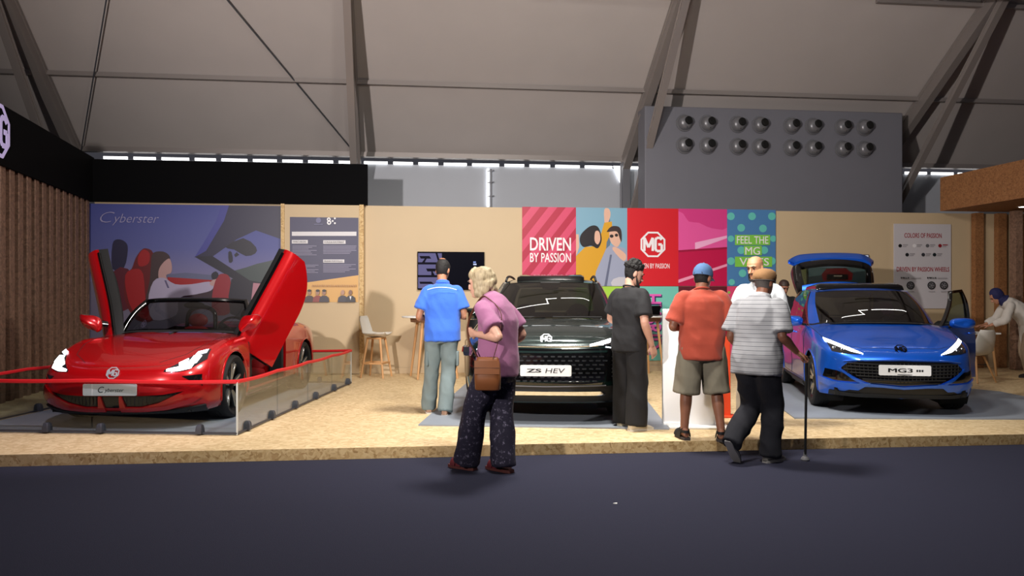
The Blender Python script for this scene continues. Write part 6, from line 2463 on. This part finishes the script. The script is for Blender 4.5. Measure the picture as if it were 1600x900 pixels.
def young_man():
    x, y = 1.98, 7.42
    t = person('young man with curly black hair and beard in a black T-shirt and wide black trousers', x, y, .1, math.radians(-54))
    J = pose(1.70, .02, elR=(.235, -.05, 1.09), wrR=(.225, .08, .85), elL=(-.26, .02, 1.12), wrL=(-.16, .20, 1.02), knL=(-.10, .03, .49), anL=(-.11, .04, .085), knR=(.11, .0, .49), anR=(.13, -.05, .085))
    hm = head_matrix((0, .065, 1.575), math.radians(-24), math.radians(20))
    skin_body(t, M_sk2, J, hm, {'R': ((-.05, .45, -.9), (-.9, .3, .1), -1, .35), 'L': ((.5, .85, .1), (.5, -.3, .5), 1, .6)}, arm=1.08, nose=1.15, neck=.9)
    m = mat('black cotton jersey', (26, 26, 29), .85, bump=.1, bscale=60)
    st = tee_stations(J, .79, .188, .01, .95, .178)
    top_garment(t, 't_shirt', m, J, st, .80, (.080, .084, .090), wr=.007, seed=15)
    neck_ring(t, 'neckline', m, Vector(J['neck']) + Vector((0, .0, .005)), .066, th=.009)
    m2 = mat('black wide trousers', (19, 18, 20), .9, bump=.1, bscale=40)
    trousers(t, 'trousers', m2, J, [((0, 0, .97), .165, .11, .12), ((0, 0, .89), .178, .12, .14), ((0, 0, .78), .17, .105, .12)], (.098, .102, .100, .104, .104), wr=.009, seed=16, wscale=(9, 9, 2.5))
    ms, ml = mat('cream trainer', (214, 204, 182), .7), mat('white rubber sole', (224, 220, 208), .6)
    shoe(t, (-.11, .04, 0), (-.2, 1, 0), ms, ml, .29)
    shoe(t, (.13, -.05, 0), (.25, 1, 0), ms, ml, .29)
    mb = MB()
    random.seed(5)
    mb.sphere((0, 0, 0), (.082, .098, .070), 20, 12, hm @ Matrix.Translation((0, -.012, .070)))
    for k in range(90):
        a, b = random.uniform(0, 2 * math.pi), random.uniform(-.05, 1.5)
        v = Vector((math.cos(a) * math.cos(b) * .080, math.sin(a) * math.cos(b) * .096, math.sin(b) * .082))
        if v.y > .03 and v.z < .03:
            continue
        mb.sphere((0, 0, 0), random.uniform(.013, .020), 8, 6, hm @ Matrix.Translation(v + Vector((0, -.012, .060))))
    fuse(mb, 'hair', M_hair, t, .005, 1, .007, (75, 75, 75), 2)
    hair_cap(t, hm, M_hair, name='short_sides', lo=-.03, puff=.004, front=.03, nape=-.09, wr=.002, wscale=(90, 90, 90))
    bd = MB()
    bd.tube([hm @ Vector(p) for p in ((.069, .008, -.020), (.061, .036, -.066), (.038, .076, -.104), (0, .092, -.112), (-.038, .076, -.104), (-.061, .036, -.066), (-.069, .008, -.020))], [.004, .010, .019, .021, .019, .010, .004], 10, smooth=4)
    bd.tube([hm @ Vector(p) for p in ((.032, .088, -.075), (.026, .098, -.048), (0, .105, -.046), (-.026, .098, -.048), (-.032, .088, -.075))], .007, 8, smooth=3)
    fuse(bd, 'beard', M_hair, t, .005, 2)
    face_parts(t, hm, M_hair, M_eye)
    return t


def man_in_cap():
    x, y = 2.50, 6.76
    t = person('man seen from behind in an orange T-shirt, grey shorts and a blue cap', x, y, .1, math.radians(-6))
    J = pose(1.66, .02, shL=(-.18, -.01, 1.32), shR=(.18, -.01, 1.32), elL=(-.275, -.03, 1.065), wrL=(-.13, .17, 1.04), elR=(.27, -.02, 1.06), wrR=(.14, .20, 1.08), knL=(-.135, .03, .48), anL=(-.16, .02, .085), knR=(.14, .02, .48), anR=(.165, -.06, .085), hipL=(-.10, 0, .87), hipR=(.10, 0, .87))
    hm = head_matrix((.02, .045, 1.515), math.radians(-40), math.radians(10))
    skin_body(t, M_sk3, J, hm, {'L': ((.7, .7, .1), (.4, -.4, .6), 1, .6), 'R': ((-.7, .7, .2), (-.4, -.4, .6), -1, .6)}, feet={'L': (-.12, 1, 0), 'R': (.35, 1, 0)}, kleg=1.02, arm=1.1)
    m = mat('orange red cotton', (162, 64, 44), .88, var=.05, scale=40, bump=.12, sheen=.15)
    st = tee_stations(J, .755, .215, .05, 1.08, .195, .205)
    top_garment(t, 't_shirt', m, J, st, .86, (.084, .088, .094), wr=.010, seed=23, wscale=(6, 6, 5))
    neck_ring(t, 'neckline', m, Vector(J['neck']) + Vector((0, .0, .006)), .068, th=.010)
    mt = mat('grey green shorts', (122, 116, 100), .9, var=.08, scale=14, bump=.2)
    trousers(t, 'shorts', mt, J, [((0, 0, .93), .18, .12, .13), ((0, 0, .85), .192, .125, .15), ((0, 0, .74), .185, .11, .13)], (.112, .118, .120, .122), end=.56, wr=.010, seed=25)
    mS, mB = mat('black sandal strap', (22, 22, 24), .7), mat('grey sandal sole', (58, 52, 50), .8)
    for q, d in (('L', (-.12, 1, 0)), ('R', (.35, 1, 0))):
        A = J['an' + q]
        sandal(t, (A[0], A[1], .009), d, mS, mB, ((.115, .046), (.055, .066), (.0, .085)))
    hair_cap(t, hm, M_hair, lo=-.03, puff=.004, front=.12, nape=-.065)
    mc = mat('faded blue cap cotton', (72, 104, 146), .85, var=.06, scale=40, bump=.15)
    mb = MB()
    rings = []
    for z, k in ((.018, 1.09), (.05, 1.10), (.085, 1.0), (.115, .78), (.134, .48), (.142, .12)):
        rings.append([hm @ Vector((px, py, z)) for px, py in se(28, .080 * k, .100 * k, .104 * k, 2.1)])
    cap = mb.loft(rings).build('cap', mc, t, smooth=True, angle=70)
    rows = []
    for q in range(6):
        r = q / 5
        rows.append([hm @ Vector((.074 * s_ * (1 - .12 * r * r), (.055 + .052 * math.cos(s_ * 1.35)) + r * .085 * (1 - .3 * s_ * s_), .030 - .018 * r - .022 * s_ * s_)) for s_ in frange(-1, 1, 14)])
    MB().slab(rows, lambda p, i, j: p + Vector((0, 0, -.005))).build('cap_visor', mc, cap, smooth=True)
    MB().sphere((0, 0, 0), (.007, .007, .005), 10, 6, hm @ Matrix.Translation((0, 0, .145))).build('cap_button', mc, cap, smooth=True)
    MB().tube([hm @ Vector((.040 * math.cos(a), -.106 + .006 * abs(math.cos(a)), .022 + .032 * math.sin(a))) for a in (math.pi * k / 10 for k in range(11))], .005, 6).build('cap_strap_arch', M_hair, cap)
    return t


def bald_man():
    x, y = 3.40, 7.52
    t = person('bald man with a black goatee in white clothes facing the aisle between the capped men', x, y, .1, math.radians(150))
    J = pose(1.76, .0, elR=(.235, .02, 1.12), wrR=(.17, .20, 1.05), elL=(-.235, -.02, 1.12), wrL=(-.17, .19, 1.05), anR=(.16, -.02, .085), knR=(.13, .02, .50))
    hm = head_matrix((.03, .05, 1.64), math.radians(-22), math.radians(10))
    skin_body(t, skin_mat('warm tan skin', (196, 140, 104)), J, hm, {'L': ((.5, .8, .1), (.5, -.3, .5), 1, .5), 'R': ((-.5, .8, .1), (-.5, -.3, .5), -1, .5)}, jaw=1.02, nose=1.3)
    m = mat('white shirt cotton', (200, 202, 204), .85, bump=.1, bscale=50)
    st = tee_stations(J, .82, .205, .04, 1.05, .182)
    top_garment(t, 'shirt', m, J, st, .9, (.086, .090, .094), wr=.007, seed=31)
    neck_ring(t, 'collar', m, Vector(J['neck']) + Vector((0, .005, .012)), .070, th=.013, h=1.7)
    mt = mat('off white trousers', (206, 196, 178), .9, bump=.15, bscale=20)
    trousers(t, 'trousers', mt, J, [((0, 0, 1.0), .17, .12, .12), ((0, 0, .92), .18, .12, .135), ((0, 0, .82), .17, .10, .12)], (.10, .094, .080, .078, .074), wr=.008, seed=33)
    ms, ml = mat('tan leather shoe', (150, 104, 70), .6), mat('brown sole', (70, 48, 36), .7)
    shoe(t, (.16, -.02, 0), (.35, 1, 0), ms, ml, .29)
    shoe(t, (-.105, -.02, 0), (-.2, 1, 0), ms, ml, .29)
    face_parts(t, hm, M_hair, M_eye, m_lip=M_lip)
    bd = MB()
    bd.tube([hm @ Vector(p) for p in ((.030, .090, -.066), (.030, .088, -.095), (.016, .094, -.112), (0, .098, -.114), (-.016, .094, -.112), (-.030, .088, -.095), (-.030, .090, -.066))], [.008, .011, .014, .015, .014, .011, .008], 10, smooth=4)
    bd.tube([hm @ Vector(p) for p in ((.034, .088, -.070), (.024, .098, -.047), (0, .106, -.044), (-.024, .098, -.047), (-.034, .088, -.070))], .008, 8, smooth=3)
    fuse(bd, 'goatee', M_hair, t, .005, 2)
    return t


def man_with_stick():
    x, y = 2.80, 6.24
    a = math.radians(-52)
    t = person('old man in a striped grey polo shirt and brown cap walking right with a stick', x, y, 0, a)
    J = {'spine': [(0, .0, .92), (0, .01, 1.05), (0, .04, 1.22), (0, .07, 1.38)], 'neck': (0, .09, 1.435), 'head': (0, .14, 1.56),
         'shL': (-.178, .04, 1.35), 'elL': (-.235, -.02, 1.09), 'wrL': (-.22, .16, .93), 'shR': (.178, .05, 1.35), 'elR': (.235, .0, 1.10), 'wrR': (.275, .19, .955),
         'hipL': (-.09, 0, .88), 'knL': (-.085, .05, .48), 'anL': (-.10, -.24, .19), 'hipR': (.09, 0, .88), 'knR': (.095, .11, .48), 'anR': (.095, .07, .085)}
    J['knL'] = (-.09, .08, .47)
    hm = head_matrix(J['head'], math.radians(-2), math.radians(4), 0, .98)
    ht = Vector((.385, .385, .90))
    skin_body(t, M_sk3, J, hm, {'L': ((.1, .5, -.85), (.9, .2, .1), -1, .5), 'R': ((.45, .72, -.52), (-.2, -.5, -.8), -1, 1.25, .5)}, nose=1.3)
    m = band_mat('grey striped polo cotton', (150, 151, 155), (62, 64, 74), .036, .10)
    st = tee_stations(J, .76, .208, .06, 1.05, .182, .216)
    top_garment(t, 'polo_shirt', m, J, st, .88, (.084, .090, .096), wr=.008, seed=41)
    mcol = mat('pale grey collar', (186, 186, 190), .85)
    neck_ring(t, 'collar', mcol, Vector(J['neck']) + Vector((0, .0, .004)), .072, th=.013, h=1.7)
    mt = mat('navy trousers', (20, 21, 30), .9, bump=.15, bscale=25)
    trousers(t, 'trousers', mt, J, [((0, 0, .96), .18, .13, .125), ((0, 0, .88), .19, .125, .14), ((0, 0, .77), .178, .11, .125)], (.108, .102, .088, .088, .086), wr=.012, seed=43, wscale=(7, 7, 5))
    ms, ml = mat('grey suede shoe', (96, 94, 92), .85), mat('light grey sole', (150, 148, 146), .7)
    shoe(t, (.095, .07, 0), (.12, 1, 0), ms, ml, .27)
    dl = Vector((0, .62, -.78))
    shoe(t, Vector((-.10, -.265, .135)), dl, ms, ml, .27, up=(0, .78, .62))
    hair_cap(t, hm, M_hairs, lo=-.03, puff=.004, front=.12, nape=-.07)
    mc = mat('brown tweed cap', (150, 112, 74), .9, var=.15, scale=60, bump=.2)
    rings = []
    for z, k, sh in ((.022, 1.10, 0), (.045, 1.18, .0), (.075, 1.16, .006), (.105, .98, .012), (.125, .6, .014), (.131, .15, .014)):
        rings.append([hm @ Vector((px, py + sh, z)) for px, py in se(28, .080 * k, .104 * k, .106 * k, 2.2)])
    cap = MB().loft(rings).build('cap', mc, t, smooth=True, angle=70)
    rows = []
    for q in range(5):
        r = q / 4
        rows.append([hm @ Vector((.070 * s_ * (1 - .15 * r * r), (.055 + .055 * math.cos(s_ * 1.35)) + r * .045 * (1 - .3 * s_ * s_), .030 - .014 * r - .02 * s_ * s_)) for s_ in frange(-1, 1, 12)])
    MB().slab(rows, lambda p, i, j: p + Vector((0, 0, -.006))).build('cap_visor', mc, cap, smooth=True)
    MB().tube([hm @ Vector((px, py, .018)) for px, py in se(28, .087, .108, .112, 2.2) + se(28, .087, .108, .112, 2.2)[:1]], .006, 6, False).build('cap_band', mat('grey cap band', (84, 80, 78), .9), cap)
    # walking stick
    W = lambda p: Vector((x + p[0] * math.cos(a) - p[1] * math.sin(a), y + p[0] * math.sin(a) + p[1] * math.cos(a), p[2]))
    tip = Vector((3.235, 6.22, 0))
    top = W((.325, .268, .895))
    g = thing('walking_stick', 'thin black walking stick of the old man, standing on the dark carpet', 'walking stick', tip, 0)
    v = top - tip
    MB().tube([v * .03, v * .5, v], [.0105, .011, .012], 10).build('shaft', M_mblack, g, smooth=True)
    dh = (W((0, 1, 0)) - W((0, 0, 0))).normalized()
    MB().tube([v - dh * .045 + Vector((0, 0, .004)), v + Vector((0, 0, .012)), v + dh * .05 + Vector((0, 0, .004))], [.014, .017, .012], 10, smooth=3).build('handle', M_mblack, g, smooth=True)
    MB().lathe([(.001, 0), (.034, 0), (.038, .012), (.030, .030), (.016, .040), (.013, .075), (.001, .078)], 16).build('ferrule', mat('grey rubber ferrule', (110, 110, 114), .6), g, smooth=True)
    return t


def woman_in_coat():
    x, y = 9.98, 11.70
    t = person('woman in a white coat and dark blue headscarf bending over the white table', x, y, .1, math.radians(66))
    J = {'spine': [(0, -.08, .92), (0, .0, 1.04), (0, .12, 1.17), (0, .25, 1.27)], 'neck': (0, .30, 1.31), 'head': (0, .395, 1.375),
         'shL': (-.165, .23, 1.22), 'elL': (-.23, .33, .98), 'wrL': (-.15, .53, .88), 'shR': (.165, .23, 1.22), 'elR': (.23, .35, .98), 'wrR': (.15, .54, .88),
         'hipL': (-.09, -.09, .88), 'knL': (-.10, -.02, .48), 'anL': (-.10, -.08, .085), 'hipR': (.09, -.09, .88), 'knR': (.10, -.04, .48), 'anR': (.10, -.14, .085)}
    hm = head_matrix(J['head'], 0, math.radians(40), 0, .97)
    skin_body(t, M_sk1, J, hm, {'L': ((.3, .9, -.1), (0, -.1, -1), 1, .3), 'R': ((-.3, .9, -.1), (0, -.1, -1), -1, .3)})
    m = mat('white coat cotton', (196, 190, 182), .85, bump=.1, bscale=40)
    sp = [Vector(p) for p in J['spine']]
    st = [((0, -.13, .56), .225, .15, .15), ((0, -.11, .75), .215, .15, .16), (sp[0], .205, .14, .16), (sp[1], .19, .13, .15), (sp[2], .195, .13, .14), (sp[3], .175, .10, .11), (Vector(J['neck']), .075, .065, .07)]
    top_garment(t, 'coat', m, J, st, 1.75, (.080, .078, .070), wr=.008, seed=51)
    mt = mat('beige trousers', (150, 132, 112), .9)
    trousers(t, 'trousers', mt, J, [((0, -.08, .95), .16, .11, .12), ((0, -.09, .86), .17, .11, .13), ((0, -.09, .78), .16, .10, .12)], (.098, .094, .088, .088, .088), wr=.006, seed=53)
    ms = mat('dark shoe', (30, 26, 28), .7)
    shoe(t, (-.10, -.08, 0), (0, 1, 0), ms, ms, .25)
    shoe(t, (.10, -.14, 0), (0, 1, 0), ms, ms, .25)
    mb = MB()
    mb.sphere((0, 0, 0), (.098, .108, .120), 20, 12, hm @ Matrix.Translation((0, -.025, .028)))
    c0 = hm @ Vector((0, -.03, -.06))
    mb.tube([c0, c0.lerp(Vector(J['neck']), .6), Vector(J['neck']) + Vector((0, -.03, -.01))], [.082, .085, .11], 18, smooth=3)
    fuse(mb, 'headscarf', mat('dark blue scarf', (24, 26, 74), .8, bump=.2, bscale=30), t, .008, 3, .004, (14, 14, 9), 6)
    face_parts(t, hm, M_hair, M_eye)
    return t


def person_behind_car():
    x, y = 5.98, 12.25
    t = person('person in black standing behind the raised tailgate of the blue car', x, y, .1, math.radians(160))
    J = pose(1.64, .02)
    hm = head_matrix(J['head'], math.radians(20), math.radians(22), 0, .97)
    skin_body(t, M_sk3, J, hm, {'L': ((0, .3, -1), (1, 0, 0), -1, .35), 'R': ((0, .3, -1), (-1, 0, 0), 1, .35)})
    m = mat('black knit', (16, 16, 19), .9)
    top_garment(t, 'pullover', m, J, tee_stations(J, .76, .20, .02, 1.0, .18), 1.85, (.076, .074, .062), wr=.006, seed=61)
    m2 = mat('black jeans', (18, 18, 24), .9)
    trousers(t, 'trousers', m2, J, [((0, 0, .93), .16, .11, .12), ((0, 0, .86), .17, .115, .13), ((0, 0, .76), .16, .10, .12)], (.095, .088, .074, .072, .070), wr=.006, seed=62)
    ms = mat('black shoe', (20, 20, 22), .7)
    A = J['anL']
    shoe(t, (A[0], A[1], 0), (-.1, 1, 0), ms, ms)
    A = J['anR']
    shoe(t, (A[0], A[1], 0), (.1, 1, 0), ms, ms)
    hair_cap(t, hm, mat('brown hair', (52, 36, 28), .6, var=.25, scale=80), lo=-.02, puff=.010, front=.05, nape=-.075, wr=.003)
    face_parts(t, hm, M_hair, M_eye, m_lip=M_lip)
    return t


man_in_blue()
woman_in_lilac()
young_man()
man_in_cap()
bald_man()
man_with_stick()
woman_in_coat()
person_behind_car()
